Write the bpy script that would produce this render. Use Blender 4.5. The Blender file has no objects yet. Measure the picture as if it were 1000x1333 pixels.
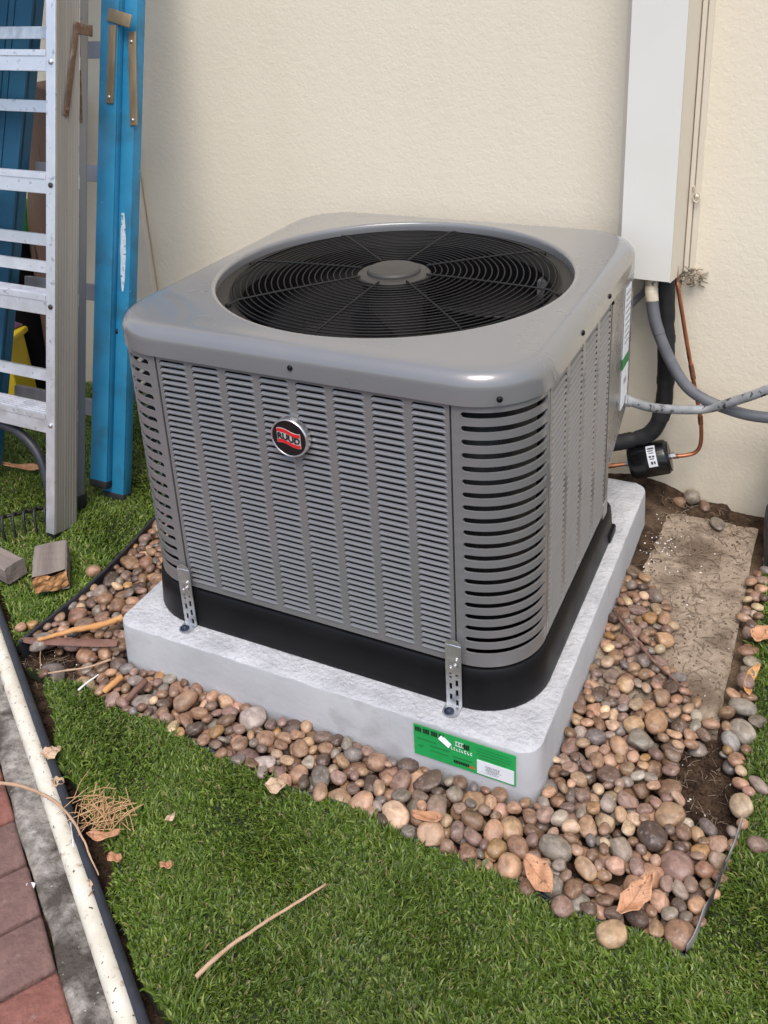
import bpy, bmesh, math, random
import numpy as np
from mathutils import Vector, Matrix, Euler, noise as mnoise
random.seed(7); rng = np.random.default_rng(7)
S = bpy.context.scene
COL = S.collection
PI = math.pi

# ------------------------------------------------------------------ camera
cam_d = bpy.data.cameras.new('camera'); cam = bpy.data.objects.new('camera', cam_d); COL.objects.link(cam)
S.camera = cam
cam_d.sensor_fit = 'HORIZONTAL'; cam_d.sensor_width = 36.0
cam_d.lens = 1218.917 / 1000 * 36.0
cam_d.shift_x = (500 - 489.606) / 1000
cam_d.shift_y = (433.057 - 666.5) / 1000
cam_d.clip_start = 0.02; cam_d.clip_end = 500
cam.location = (0.34659, -1.11131, 1.14181)
cam.rotation_euler = Euler((1.188474, 0.052818, 0.455172), 'XYZ')

# ------------------------------------------------------------------ sky, sun, exposure
SUN_EL, SUN_AZ = math.radians(62), math.radians(155)      # azimuth: 0 = +y, clockwise
w = bpy.data.worlds.new('World'); S.world = w; w.use_nodes = True
nt = w.node_tree; nt.nodes.clear()
sky = nt.nodes.new('ShaderNodeTexSky'); sky.sky_type = 'NISHITA'; sky.sun_disc = False
sky.sun_elevation = SUN_EL; sky.sun_rotation = SUN_AZ
sky.air_density = 1.0; sky.dust_density = 3.0; sky.ozone_density = 0.6
bg = nt.nodes.new('ShaderNodeBackground'); bg.inputs['Strength'].default_value = 0.15
wo = nt.nodes.new('ShaderNodeOutputWorld')
nt.links.new(sky.outputs[0], bg.inputs[0]); nt.links.new(bg.outputs[0], wo.inputs[0])
sd = bpy.data.lights.new('sun', 'SUN'); sun = bpy.data.objects.new('sun', sd); COL.objects.link(sun)
sd.energy = 1.1; sd.angle = math.radians(28); sd.color = (1.0, 0.97, 0.93)
sdir = Vector((math.sin(SUN_AZ) * math.cos(SUN_EL), math.cos(SUN_AZ) * math.cos(SUN_EL), math.sin(SUN_EL)))
sun.rotation_euler = sdir.to_track_quat('Z', 'Y').to_euler()
sun.location = (0, -3, 6)
S.view_settings.view_transform = 'Standard'; S.view_settings.look = 'None'
S.view_settings.exposure = 0.62; S.view_settings.gamma = 1.0
S.render.engine = 'CYCLES'
try:
    S.cycles.use_denoising = True
except Exception:
    pass

# ------------------------------------------------------------------ helpers
class MB:
    """collects shapes in world (or local) space and links them as ONE mesh object"""
    def __init__(s): s.v = []; s.f = []; s.col = None
    def add(s, vs, fs):
        o = len(s.v); s.v += [tuple(map(float, a)) for a in vs]; s.f += [tuple(i + o for i in f) for f in fs]; return s
    def box(s, c, size, R=None, bevel=0.0):
        hx, hy, hz = size[0] / 2, size[1] / 2, size[2] / 2
        if bevel <= 0:
            vs = [(x, y, z) for x in (-hx, hx) for y in (-hy, hy) for z in (-hz, hz)]
            fs = [(0, 1, 3, 2), (4, 6, 7, 5), (0, 4, 5, 1), (2, 3, 7, 6), (0, 2, 6, 4), (1, 5, 7, 3)]
        else:
            b = min(bevel, hx * .95, hy * .95, hz * .95); bm = bmesh.new(); bmesh.ops.create_cube(bm, size=1)
            for q in bm.verts: q.co = Vector((q.co.x * 2 * hx, q.co.y * 2 * hy, q.co.z * 2 * hz))
            bmesh.ops.bevel(bm, geom=bm.edges[:], offset=b, segments=2, affect='EDGES', profile=.5)
            bm.verts.index_update()
            vs = [q.co[:] for q in bm.verts]; fs = [[q.index for q in f.verts] for f in bm.faces]; bm.free()
        M = Matrix.Translation(Vector(c)) @ (R.to_4x4() if R is not None else Matrix())
        return s.add([M @ Vector(q) for q in vs], fs)
    def b2(s, x0, x1, y0, y1, z0, z1, bevel=0.0):
        return s.box(((x0 + x1) / 2, (y0 + y1) / 2, (z0 + z1) / 2), (abs(x1 - x0), abs(y1 - y0), abs(z1 - z0)), None, bevel)
    def tube(s, pts, r, n=10, caps=True, rib=None):
        P = [Vector(q) for q in pts]; m = len(P)
        rr = r if isinstance(r, (list, tuple)) else [r] * m
        t0 = (P[1] - P[0]).normalized(); up = Vector((0, 0, 1)) if abs(t0.z) < .9 else Vector((1, 0, 0))
        nrm = t0.cross(up).normalized(); vs = []
        for i in range(m):
            t = (P[min(i + 1, m - 1)] - P[max(i - 1, 0)]).normalized()
            nrm = (nrm - t * nrm.dot(t)).normalized(); b = t.cross(nrm)
            for k in range(n):
                a = 2 * PI * k / n; vs.append(P[i] + (nrm * math.cos(a) + b * math.sin(a)) * rr[i])
        fs = [(i * n + k, i * n + (k + 1) % n, (i + 1) * n + (k + 1) % n, (i + 1) * n + k) for i in range(m - 1) for k in range(n)]
        if caps: fs += [tuple(range(n - 1, -1, -1)), tuple(range((m - 1) * n, m * n))]
        return s.add(vs, fs)
    def lathe(s, prof, c=(0, 0, 0), n=48, axis=None):
        """prof: list of (r, z)"""
        vs = []; fs = []
        R = Vector((0, 0, 1)).rotation_difference(Vector(axis)).to_matrix() if axis is not None else Matrix.Identity(3)
        for r, z in prof:
            for k in range(n):
                a = 2 * PI * k / n; vs.append(Vector(c) + R @ Vector((r * math.cos(a), r * math.sin(a), z)))
        for i in range(len(prof) - 1):
            for k in range(n): fs.append((i * n + k, i * n + (k + 1) % n, (i + 1) * n + (k + 1) % n, (i + 1) * n + k))
        if prof[0][0] < 1e-4 or True: pass
        return s.add(vs, fs)
    def prism(s, poly, M, h):
        """polygon (2-D) extruded from 0 to h along local z, placed by M"""
        n = len(poly)
        vs = [M @ Vector((x, y, 0)) for x, y in poly] + [M @ Vector((x, y, h)) for x, y in poly]
        return s.add(vs, [tuple(range(n - 1, -1, -1)), tuple(range(n, 2 * n))] + [(i, (i + 1) % n, n + (i + 1) % n, n + i) for i in range(n)])
    def build(s, name, mat, parent=None, smooth=False, local=False, auto=None):
        me = bpy.data.meshes.new(name)
        off = Vector(parent.location) if (parent is not None and not local) else Vector()
        if parent is not None and not local and parent.parent is not None: off = off + Vector(parent.parent.location)
        me.from_pydata([(a[0] - off.x, a[1] - off.y, a[2] - off.z) for a in s.v], [], s.f)
        me.update()
        bm = bmesh.new(); bm.from_mesh(me); bmesh.ops.recalc_face_normals(bm, faces=bm.faces[:]); bm.to_mesh(me); bm.free()
        if mat: me.materials.append(mat)
        o = bpy.data.objects.new(name, me); COL.objects.link(o)
        if parent is not None: o.parent = parent
        if smooth:
            me.shade_smooth()
            if auto is not None:
                try: me.set_sharp_from_angle(angle=math.radians(auto))
                except Exception: pass
        return o

def tag(o, label=None, cat=None, group=None, kind=None):
    if label: o['label'] = label
    if cat: o['category'] = cat
    if group: o['group'] = group
    if kind: o['kind'] = kind
    return o
def thing(name, label, cat, loc=(0, 0, 0), group=None, rot=None):
    o = bpy.data.objects.new(name, None); COL.objects.link(o); o.location = loc; o.empty_display_size = .05
    if rot is not None: o.rotation_euler = rot
    return tag(o, label, cat, group)
def smoothcurve(pts, k=8):
    P = [Vector(q) for q in pts]; P = [P[0] * 2 - P[1]] + P + [P[-1] * 2 - P[-2]]; out = []
    for i in range(1, len(P) - 2):
        for j in range(k):
            t = j / k; a, b, c, d = P[i - 1], P[i], P[i + 1], P[i + 2]
            out.append(.5 * ((2 * b) + (c - a) * t + (2 * a - 5 * b + 4 * c - d) * t * t + (3 * b - a - 3 * c + d) * t ** 3))
    out.append(P[-2]); return out
def pip(px, py, poly):
    """points in polygon, vectorised"""
    px = np.asarray(px); py = np.asarray(py); ins = np.zeros(px.shape, bool); n = len(poly)
    for i in range(n):
        x1, y1 = poly[i]; x2, y2 = poly[(i + 1) % n]
        if y1 == y2: continue
        c = ((y1 > py) != (y2 > py)) & (px < (x2 - x1) * (py - y1) / (y2 - y1) + x1); ins ^= c
    return ins

# ------------------------------------------------------------------ materials
def new_mat(name):
    m = bpy.data.materials.new(name); m.use_nodes = True; t = m.node_tree
    return m, t, t.nodes['Principled BSDF']
def mat(name, c1, c2=None, scale=20, rough=.6, rough2=None, bump=0, bscale=200, metallic=0, spec=.5, coat=0, detail=4,
        c3=None, scale3=5, thr3=(.55, .65), stretch=None, bdist=.002, speck=None, speckscale=400, speckthr=.72, coatrough=.1):
    m, t, b = new_mat(name); N = t.nodes.new; L = t.links.new
    co = N('ShaderNodeTexCoord'); src = co.outputs['Object']
    if stretch:
        mp = N('ShaderNodeMapping'); mp.inputs['Scale'].default_value = stretch; L(src, mp.inputs[0]); src = mp.outputs[0]
    n1 = N('ShaderNodeTexNoise'); n1.inputs['Scale'].default_value = scale; n1.inputs['Detail'].default_value = detail; L(src, n1.inputs['Vector'])
    rp = N('ShaderNodeMapRange'); rp.inputs[1].default_value = .3; rp.inputs[2].default_value = .7; L(n1.outputs[0], rp.inputs[0])
    mx = N('ShaderNodeMix'); mx.data_type = 'RGBA'; mx.inputs[6].default_value = (*c1, 1); mx.inputs[7].default_value = (*(c2 or c1), 1)
    L(rp.outputs[0], mx.inputs[0]); colr = mx.outputs[2]
    if c3:
        n3 = N('ShaderNodeTexNoise'); n3.inputs['Scale'].default_value = scale3; n3.inputs['Detail'].default_value = 6; L(src, n3.inputs['Vector'])
        r3 = N('ShaderNodeMapRange'); r3.inputs[1].default_value = thr3[0]; r3.inputs[2].default_value = thr3[1]; L(n3.outputs[0], r3.inputs[0])
        m3 = N('ShaderNodeMix'); m3.data_type = 'RGBA'; m3.inputs[7].default_value = (*c3, 1); L(r3.outputs[0], m3.inputs[0]); L(colr, m3.inputs[6]); colr = m3.outputs[2]
    if speck:
        n4 = N('ShaderNodeTexNoise'); n4.inputs['Scale'].default_value = speckscale; n4.inputs['Detail'].default_value = 2; L(co.outputs['Object'], n4.inputs['Vector'])
        r4 = N('ShaderNodeMapRange'); r4.inputs[1].default_value = speckthr; r4.inputs[2].default_value = speckthr + .03; L(n4.outputs[0], r4.inputs[0])
        m4 = N('ShaderNodeMix'); m4.data_type = 'RGBA'; m4.inputs[7].default_value = (*speck, 1); L(r4.outputs[0], m4.inputs[0]); L(colr, m4.inputs[6]); colr = m4.outputs[2]
    L(colr, b.inputs['Base Color'])
    b.inputs['Metallic'].default_value = metallic; b.inputs['Specular IOR Level'].default_value = spec
    b.inputs['Coat Weight'].default_value = coat; b.inputs['Coat Roughness'].default_value = coatrough
    if rough2 is not None:
        rr = N('ShaderNodeMapRange'); rr.inputs[3].default_value = rough; rr.inputs[4].default_value = rough2; L(rp.outputs[0], rr.inputs[0]); L(rr.outputs[0], b.inputs['Roughness'])
    else: b.inputs['Roughness'].default_value = rough
    if bump:
        nb = N('ShaderNodeTexNoise'); nb.inputs['Scale'].default_value = bscale; nb.inputs['Detail'].default_value = 5; L(src, nb.inputs['Vector'])
        bp = N('ShaderNodeBump'); bp.inputs['Strength'].default_value = bump; bp.inputs['Distance'].default_value = bdist
        L(nb.outputs[0], bp.inputs['Height']); L(bp.outputs[0], b.inputs['Normal'])
    return m

def stucco_mat():
    m, t, b = new_mat('stucco'); N = t.nodes.new; L = t.links.new
    co = N('ShaderNodeTexCoord').outputs['Object']
    n1 = N('ShaderNodeTexNoise'); n1.inputs['Scale'].default_value = 1.6; n1.inputs['Detail'].default_value = 6; L(co, n1.inputs[0])
    mx = N('ShaderNodeMix'); mx.data_type = 'RGBA'; mx.inputs[6].default_value = (.785, .705, .55, 1); mx.inputs[7].default_value = (.83, .755, .605, 1)
    L(n1.outputs[0], mx.inputs[0])
    # splashed soil near the ground, ragged upper edge
    sx = N('ShaderNodeSeparateXYZ'); L(co, sx.inputs[0])
    n2 = N('ShaderNodeTexNoise'); n2.inputs['Scale'].default_value = 14; n2.inputs['Detail'].default_value = 8; L(co, n2.inputs[0])
    ad = N('ShaderNodeMath'); ad.operation = 'MULTIPLY_ADD'; ad.inputs[1].default_value = .22; L(n2.outputs[0], ad.inputs[0]); L(sx.outputs[2], ad.inputs[2])
    r2 = N('ShaderNodeMapRange'); r2.inputs[1].default_value = .10; r2.inputs[2].default_value = -.01; L(ad.outputs[0], r2.inputs[0])
    mm = N('ShaderNodeMath'); mm.operation = 'MULTIPLY'; mm.inputs[1].default_value = .22; L(r2.outputs[0], mm.inputs[0])
    m2 = N('ShaderNodeMix'); m2.data_type = 'RGBA'; m2.inputs[7].default_value = (.38, .30, .21, 1); L(mm.outputs[0], m2.inputs[0]); L(mx.outputs[2], m2.inputs[6])
    # tiny dark pits
    n3 = N('ShaderNodeTexNoise'); n3.inputs['Scale'].default_value = 260; n3.inputs['Detail'].default_value = 1; L(co, n3.inputs[0])
    r3 = N('ShaderNodeMapRange'); r3.inputs[1].default_value = .79; r3.inputs[2].default_value = .82; L(n3.outputs[0], r3.inputs[0])
    m3 = N('ShaderNodeMix'); m3.data_type = 'RGBA'; m3.inputs[7].default_value = (.33, .26, .18, 1); L(r3.outputs[0], m3.inputs[0]); L(m2.outputs[2], m3.inputs[6])
    mpd = N('ShaderNodeMapping'); mpd.inputs['Scale'].default_value = (7, 7, .5); L(co, mpd.inputs[0])
    n5 = N('ShaderNodeTexNoise'); n5.inputs['Scale'].default_value = 1.5; n5.inputs['Detail'].default_value = 7; L(mpd.outputs[0], n5.inputs[0])
    r5 = N('ShaderNodeMapRange'); r5.inputs[1].default_value = .5; r5.inputs[2].default_value = .8; r5.inputs[4].default_value = .10; L(n5.outputs[0], r5.inputs[0])
    m5 = N('ShaderNodeMix'); m5.data_type = 'RGBA'; m5.inputs[7].default_value = (.62, .53, .39, 1); L(r5.outputs[0], m5.inputs[0]); L(m3.outputs[2], m5.inputs[6])
    L(m5.outputs[2], b.inputs['Base Color']); b.inputs['Roughness'].default_value = .75; b.inputs['Specular IOR Level'].default_value = .3
    na = N('ShaderNodeTexNoise'); na.inputs['Scale'].default_value = 95; na.inputs['Detail'].default_value = 6; na.inputs['Roughness'].default_value = .55; na.inputs['Distortion'].default_value = .8; L(co, na.inputs[0])
    nb = N('ShaderNodeTexNoise'); nb.inputs['Scale'].default_value = 28; nb.inputs['Detail'].default_value = 3; L(co, nb.inputs[0])
    s = N('ShaderNodeMath'); s.operation = 'MULTIPLY_ADD'; s.inputs[1].default_value = .6; L(nb.outputs[0], s.inputs[0]); L(na.outputs[0], s.inputs[2])
    bp = N('ShaderNodeBump'); bp.inputs['Strength'].default_value = .30; bp.inputs['Distance'].default_value = .0035; L(s.outputs[0], bp.inputs['Height']); L(bp.outputs[0], b.inputs['Normal'])
    return m
def pebble_mat(attr):
    m, t, b = new_mat('pebble_mix' if attr else 'pebble'); N = t.nodes.new; L = t.links.new
    co = N('ShaderNodeTexCoord')
    if attr:
        a = N('ShaderNodeAttribute'); a.attribute_name = 'tint'; base = a.outputs['Color']; vec = co.outputs['Object']; sc = 55
        off = None
    else:
        oi = N('ShaderNodeObjectInfo'); base = oi.outputs['Color']; sc = 1.6
        ad = N('ShaderNodeVectorMath'); ad.operation = 'ADD'; ml = N('ShaderNodeMath'); ml.operation = 'MULTIPLY'; ml.inputs[1].default_value = 60
        L(oi.outputs['Random'], ml.inputs[0]); L(co.outputs['Object'], ad.inputs[0]); L(ml.outputs[0], ad.inputs[1]); vec = ad.outputs[0]
    n1 = N('ShaderNodeTexNoise'); n1.inputs['Scale'].default_value = sc; n1.inputs['Detail'].default_value = 5; n1.inputs['Distortion'].default_value = .6; L(vec, n1.inputs[0])
    r1 = N('ShaderNodeMapRange'); r1.inputs[1].default_value = .3; r1.inputs[2].default_value = .72; r1.inputs[3].default_value = .6; r1.inputs[4].default_value = 1.32; L(n1.outputs[0], r1.inputs[0])
    v = N('ShaderNodeVectorMath'); v.operation = 'SCALE'; L(base, v.inputs[0]); L(r1.outputs[0], v.inputs['Scale'])
    n2 = N('ShaderNodeTexNoise'); n2.inputs['Scale'].default_value = sc * 9; n2.inputs['Detail'].default_value = 3; L(vec, n2.inputs[0])
    r2 = N('ShaderNodeMapRange'); r2.inputs[1].default_value = .62; r2.inputs[2].default_value = .74; r2.inputs[4].default_value = .55; L(n2.outputs[0], r2.inputs[0])
    mx = N('ShaderNodeMix'); mx.data_type = 'RGBA'; mx.inputs[7].default_value = (.12, .085, .065, 1); L(r2.outputs[0], mx.inputs[0]); L(v.outputs[0], mx.inputs[6])
    # a pale dusty film in patches
    n3 = N('ShaderNodeTexNoise'); n3.inputs['Scale'].default_value = sc * 2.2; n3.inputs['Detail'].default_value = 6; L(vec, n3.inputs[0])
    r3 = N('ShaderNodeMapRange'); r3.inputs[1].default_value = .56; r3.inputs[2].default_value = .8; r3.inputs[4].default_value = .5; L(n3.outputs[0], r3.inputs[0])
    m3 = N('ShaderNodeMix'); m3.data_type = 'RGBA'; m3.inputs[7].default_value = (.55, .46, .39, 1); L(r3.outputs[0], m3.inputs[0]); L(mx.outputs[2], m3.inputs[6])
    L(m3.outputs[2], b.inputs['Base Color'])
    b.inputs['Roughness'].default_value = .34; b.inputs['Specular IOR Level'].default_value = .5
    bp = N('ShaderNodeBump'); bp.inputs['Strength'].default_value = .15; bp.inputs['Distance'].default_value = .002 if attr else .05; L(n2.outputs[0], bp.inputs['Height']); L(bp.outputs[0], b.inputs['Normal'])
    return m
def attr_mat(name, attr, rough=.6, spec=.3, trans=0):
    m, t, b = new_mat(name); a = t.nodes.new('ShaderNodeAttribute'); a.attribute_name = attr
    t.links.new(a.outputs['Color'], b.inputs['Base Color']); b.inputs['Roughness'].default_value = rough; b.inputs['Specular IOR Level'].default_value = spec
    return m
def leaf_mat(name, c1, c2):
    m, t, b = new_mat(name); N = t.nodes.new; L = t.links.new; co = N('ShaderNodeTexCoord').outputs['Object']
    n1 = N('ShaderNodeTexNoise'); n1.inputs['Scale'].default_value = 70; n1.inputs['Detail'].default_value = 6; L(co, n1.inputs[0])
    r1 = N('ShaderNodeMapRange'); r1.inputs[1].default_value = .35; r1.inputs[2].default_value = .65; L(n1.outputs[0], r1.inputs[0])
    mx = N('ShaderNodeMix'); mx.data_type = 'RGBA'; mx.inputs[6].default_value = (*c1, 1); mx.inputs[7].default_value = (*c2, 1); L(r1.outputs[0], mx.inputs[0])
    sp = N('ShaderNodeSeparateXYZ'); L(co, sp.inputs[0]); ab = N('ShaderNodeMath'); ab.operation = 'ABSOLUTE'; L(sp.outputs[1], ab.inputs[0])
    sm = N('ShaderNodeMath'); sm.operation = 'MULTIPLY_ADD'; sm.inputs[1].default_value = -1.1; L(ab.outputs[0], sm.inputs[0]); L(sp.outputs[0], sm.inputs[2])
    fr = N('ShaderNodeMath'); fr.operation = 'PINGPONG'; fr.inputs[1].default_value = .0032; L(sm.outputs[0], fr.inputs[0])
    mn = N('ShaderNodeMath'); mn.operation = 'MINIMUM'; L(ab.outputs[0], mn.inputs[0]); mu = N('ShaderNodeMath'); mu.operation = 'MULTIPLY_ADD'; mu.inputs[1].default_value = 1.6; mu.inputs[2].default_value = .0003; L(fr.outputs[0], mu.inputs[0]); L(mu.outputs[0], mn.inputs[1])
    rv = N('ShaderNodeMapRange'); rv.inputs[1].default_value = .0004; rv.inputs[2].default_value = .0011; rv.inputs[3].default_value = .6; rv.inputs[4].default_value = 0; L(mn.outputs[0], rv.inputs[0])
    m2 = N('ShaderNodeMix'); m2.data_type = 'RGBA'; m2.inputs[7].default_value = (c1[0] * .45, c1[1] * .4, c1[2] * .4, 1); L(rv.outputs[0], m2.inputs[0]); L(mx.outputs[2], m2.inputs[6])
    n3 = N('ShaderNodeTexNoise'); n3.inputs['Scale'].default_value = 160; L(co, n3.inputs[0]); r3 = N('ShaderNodeMapRange'); r3.inputs[1].default_value = .64; r3.inputs[2].default_value = .70; r3.inputs[4].default_value = .8; L(n3.outputs[0], r3.inputs[0])
    m3 = N('ShaderNodeMix'); m3.data_type = 'RGBA'; m3.inputs[7].default_value = (.13, .06, .03, 1); L(r3.outputs[0], m3.inputs[0]); L(m2.outputs[2], m3.inputs[6]); L(m3.outputs[2], b.inputs['Base Color']); b.inputs['Roughness'].default_value = .6
    bp = N('ShaderNodeBump'); bp.inputs['Strength'].default_value = .6; bp.inputs['Distance'].default_value = .001; L(mn.outputs[0], bp.inputs['Height']); L(bp.outputs[0], b.inputs['Normal'])
    return m
def soil_mat():
    m, t, b = new_mat('soil'); N = t.nodes.new; L = t.links.new
    co = N('ShaderNodeTexCoord').outputs['Object']
    n1 = N('ShaderNodeTexNoise'); n1.inputs['Scale'].default_value = 40; n1.inputs['Detail'].default_value = 8; L(co, n1.inputs[0])
    r1 = N('ShaderNodeMapRange'); r1.inputs[1].default_value = .35; r1.inputs[2].default_value = .68; L(n1.outputs[0], r1.inputs[0])
    mx = N('ShaderNodeMix'); mx.data_type = 'RGBA'; mx.inputs[6].default_value = (.028, .017, .011, 1); mx.inputs[7].default_value = (.095, .06, .038, 1); L(r1.outputs[0], mx.inputs[0])
    # dry, pale dust on the mound that lies over the slab; damp spot in it keeps dark
    mp = N('ShaderNodeVectorMath'); mp.operation = 'DISTANCE'; mp.inputs[1].default_value = (.17, .52, -.1); L(co, mp.inputs[0])
    nd = N('ShaderNodeTexNoise'); nd.inputs['Scale'].default_value = 22; nd.inputs['Detail'].default_value = 8; L(co, nd.inputs[0])
    ma = N('ShaderNodeMath'); ma.operation = 'MULTIPLY_ADD'; ma.inputs[1].default_value = .36; L(nd.outputs[0], ma.inputs[0]); L(mp.outputs['Value'], ma.inputs[2])
    rd = N('ShaderNodeMapRange'); rd.inputs[1].default_value = .56; rd.inputs[2].default_value = .32; L(ma.outputs[0], rd.inputs[0])
    m2 = N('ShaderNodeMix'); m2.data_type = 'RGBA'; m2.inputs[7].default_value = (.20, .14, .09, 1); L(mx.outputs[2], m2.inputs[6])
    mq = N('ShaderNodeVectorMath'); mq.operation = 'DISTANCE'; mq.inputs[1].default_value = (.085, .68, -.1); L(co, mq.inputs[0])
    mb = N('ShaderNodeMath'); mb.operation = 'MULTIPLY_ADD'; mb.inputs[1].default_value = .08; L(nd.outputs[0], mb.inputs[0]); L(mq.outputs['Value'], mb.inputs[2])
    rq = N('ShaderNodeMapRange'); rq.inputs[1].default_value = .115; rq.inputs[2].default_value = .135; L(mb.outputs[0], rq.inputs[0])
    mm = N('ShaderNodeMath'); mm.operation = 'MULTIPLY'; L(rd.outputs[0], mm.inputs[0]); L(rq.outputs[0], mm.inputs[1]); L(mm.outputs[0], m2.inputs[0])
    L(m2.outputs[2], b.inputs['Base Color']); b.inputs['Roughness'].default_value = .95; b.inputs['Specular IOR Level'].default_value = .15
    n2 = N('ShaderNodeTexNoise'); n2.inputs['Scale'].default_value = 160; n2.inputs['Detail'].default_value = 8; L(co, n2.inputs[0])
    bp = N('ShaderNodeBump'); bp.inputs['Strength'].default_value = 1; bp.inputs['Distance'].default_value = .008; L(n2.outputs[0], bp.inputs['Height']); L(bp.outputs[0], b.inputs['Normal'])
    return m

m_stucco = stucco_mat()
m_soil = soil_mat()
m_paint = mat('grey_paint', (.168, .171, .176), (.182, .184, .188), 8, .26, .34, bump=.02, bscale=900, bdist=.0005, coat=1.0, coatrough=.07, c3=(.197, .196, .193), scale3=2.2, thr3=(.3, .95))
m_panel = mat('grey_panel_paint', (.165, .163, .165), (.18, .178, .18), 8, .28, .34, bump=.02, bscale=900, bdist=.0005, coat=.6, coatrough=.12, c3=(.18, .177, .172), scale3=3, thr3=(.3, .95))
m_black = mat('black_plastic', (.004, .004, .005), (.007, .007, .008), 12, .38, .5, bump=.05, bscale=500, spec=.22)
m_wire = mat('guard_wire', (.006, .006, .006), (.009, .009, .009), 30, .45, .55, spec=.25)
m_hub = mat('hub_cap', (.040, .037, .033), (.048, .045, .040), 15, .5, .6, bump=.05, bscale=600)
m_shroud = mat('shroud', (.020, .019, .018), (.026, .025, .023), 10, .45, .6, spec=.3)
m_dark = mat('inside_black', (.004, .004, .005), (.006, .006, .007), 10, .7, spec=.12)
m_fin = mat('coil_fins', (.012, .012, .013), (.03, .03, .031), 400, .55, stretch=(1, 1, .02), metallic=.3)
m_galv = mat('galvanised', (.52, .53, .54), (.68, .69, .70), 60, .3, .48, metallic=.85, c3=(.4, .41, .42), scale3=25, thr3=(.5, .7))
m_steelbright = mat('plated_steel', (.75, .75, .76), (.85, .85, .86), 40, .25, .35, metallic=.9)
m_pad = mat('pad_concrete', (.40, .405, .42), (.57, .575, .59), 16, .8, .9, bump=.9, bscale=110, bdist=.006, detail=8, speck=(.16, .15, .15), speckscale=170, speckthr=.74)
m_padside = mat('pad_side', (.41, .415, .425), (.51, .515, .525), 7, .8, .9, bump=.4, bscale=80, bdist=.002, detail=8, speck=(.17, .16, .15), speckscale=150, speckthr=.74, c3=(.33, .325, .32), scale3=13, thr3=(.6, .8))
m_white = mat('white_paint', (.78, .762, .69), (.82, .802, .735), 5, .42, .5, bump=.04, bscale=300, speck=(.25, .24, .22), speckscale=140, speckthr=.79)
m_cream = mat('cream_paint', (.68, .615, .50), (.73, .66, .54), 6, .5, .6, bump=.06, bscale=200)
m_alu = mat('aluminium', (.72, .72, .74), (.82, .82, .84), 30, .3, .5, metallic=.75, c3=(.42, .42, .44), scale3=60, thr3=(.6, .72), speck=(.12, .11, .11), speckscale=120, speckthr=.75)
m_aluox = mat('oxidised_aluminium', (.27, .255, .225), (.38, .36, .32), 26, .5, .65, metallic=.35, stretch=(1, 1, .05), speck=(.08, .07, .065), speckscale=110, speckthr=.77, bump=.1, bscale=80)
m_aludark = mat('dull_aluminium', (.25, .25, .26), (.36, .36, .37), 22, .45, .6, metallic=.7, stretch=(1, 1, .08), speck=(.05, .05, .05), speckscale=90, speckthr=.73)
m_blue = mat('blue_fibreglass', (.018, .20, .37), (.028, .245, .43), 9, .42, .55, bump=.06, bscale=250, coat=.1, speck=(.45, .58, .66), speckscale=90, speckthr=.74, c3=(.03, .14, .225), scale3=12, thr3=(.48, .7))
m_bluedk = mat('blue_fibreglass_shaded', (.008, .075, .145), (.012, .10, .185), 9, .5, .6)  # same blue fibreglass, the left rail's shade put into the colour
m_brassy = mat('dull_brass', (.26, .2, .12), (.36, .28, .18), 60, .45, .6, metallic=.6, stretch=(1, 1, .2))
m_rust = mat('rusty_steel', (.11, .065, .04), (.19, .12, .08), 80, .65, .8, metallic=.3, c3=(.24, .2, .16), scale3=40)
m_rubber = mat('black_rubber', (.012, .012, .013), (.02, .02, .022), 20, .6, .8)
m_edge = mat('edging_plastic', (.018, .02, .026), (.03, .033, .042), 30, .45, .6, c3=(.07, .06, .05), scale3=20, thr3=(.6, .8), bump=.1, bscale=120)
m_pvc = mat('pvc', (.60, .55, .43), (.74, .71, .61), 24, .55, .7, bump=.15, bscale=150, c3=(.38, .29, .18), scale3=60, thr3=(.60, .70), speck=(.10, .08, .06), speckscale=170, speckthr=.665)
m_brick_r = mat('brick_red', (.20, .078, .058), (.28, .118, .09), 45, .85, bump=.8, bscale=130, bdist=.004, c3=(.30, .19, .16), scale3=60, thr3=(.60, .75))
m_brick_m = mat('brick_mauve', (.145, .083, .072), (.215, .125, .105), 45, .85, bump=.8, bscale=130, bdist=.004, c3=(.27, .18, .155), scale3=60, thr3=(.60, .75))
m_curb = mat('curb_concrete', (.17, .15, .13), (.40, .37, .33), 70, .9, bump=1, bscale=110, bdist=.008, c3=(.075, .062, .05), scale3=16, thr3=(.48, .62), speck=(.5, .48, .45), speckscale=160, speckthr=.7)
m_slab = mat('slab_concrete', (.26, .20, .145), (.38, .308, .232), 60, .92, bump=.8, bscale=120, bdist=.005, c3=(.14, .10, .068), scale3=9, thr3=(.50, .66), speck=(.05, .035, .025), speckscale=130, speckthr=.66)
m_copper = mat('copper', (.50, .19, .10), (.66, .29, .16), 30, .3, .45, metallic=.9, c3=(.12, .06, .04), scale3=25, thr3=(.56, .66))
m_foam = mat('insulation_foam', (.008, .008, .009), (.016, .016, .018), 40, .55, .75, bump=.3, bscale=60)
m_cond = mat('grey_conduit', (.105, .11, .125), (.15, .155, .17), 30, .42, .55)
m_condl = mat('pale_conduit', (.24, .25, .26), (.34, .35, .36), 40, .5, .6, c3=(.05, .05, .05), scale3=70, thr3=(.58, .64))
m_drier = mat('black_gloss', (.006, .006, .007), (.009, .009, .01), 5, .18, .25)
m_label = mat('label_paper', (.74, .76, .8), (.80, .82, .85), 10, .5)
m_green = mat('label_green', (.010, .33, .075), (.015, .39, .095), 14, .42, .5)
m_dgreen = mat('label_dark_green', (.012, .20, .05), (.015, .24, .06), 14, .5)
m_ink = mat('ink_black', (.012, .014, .013), None, 10, .5)
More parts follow.
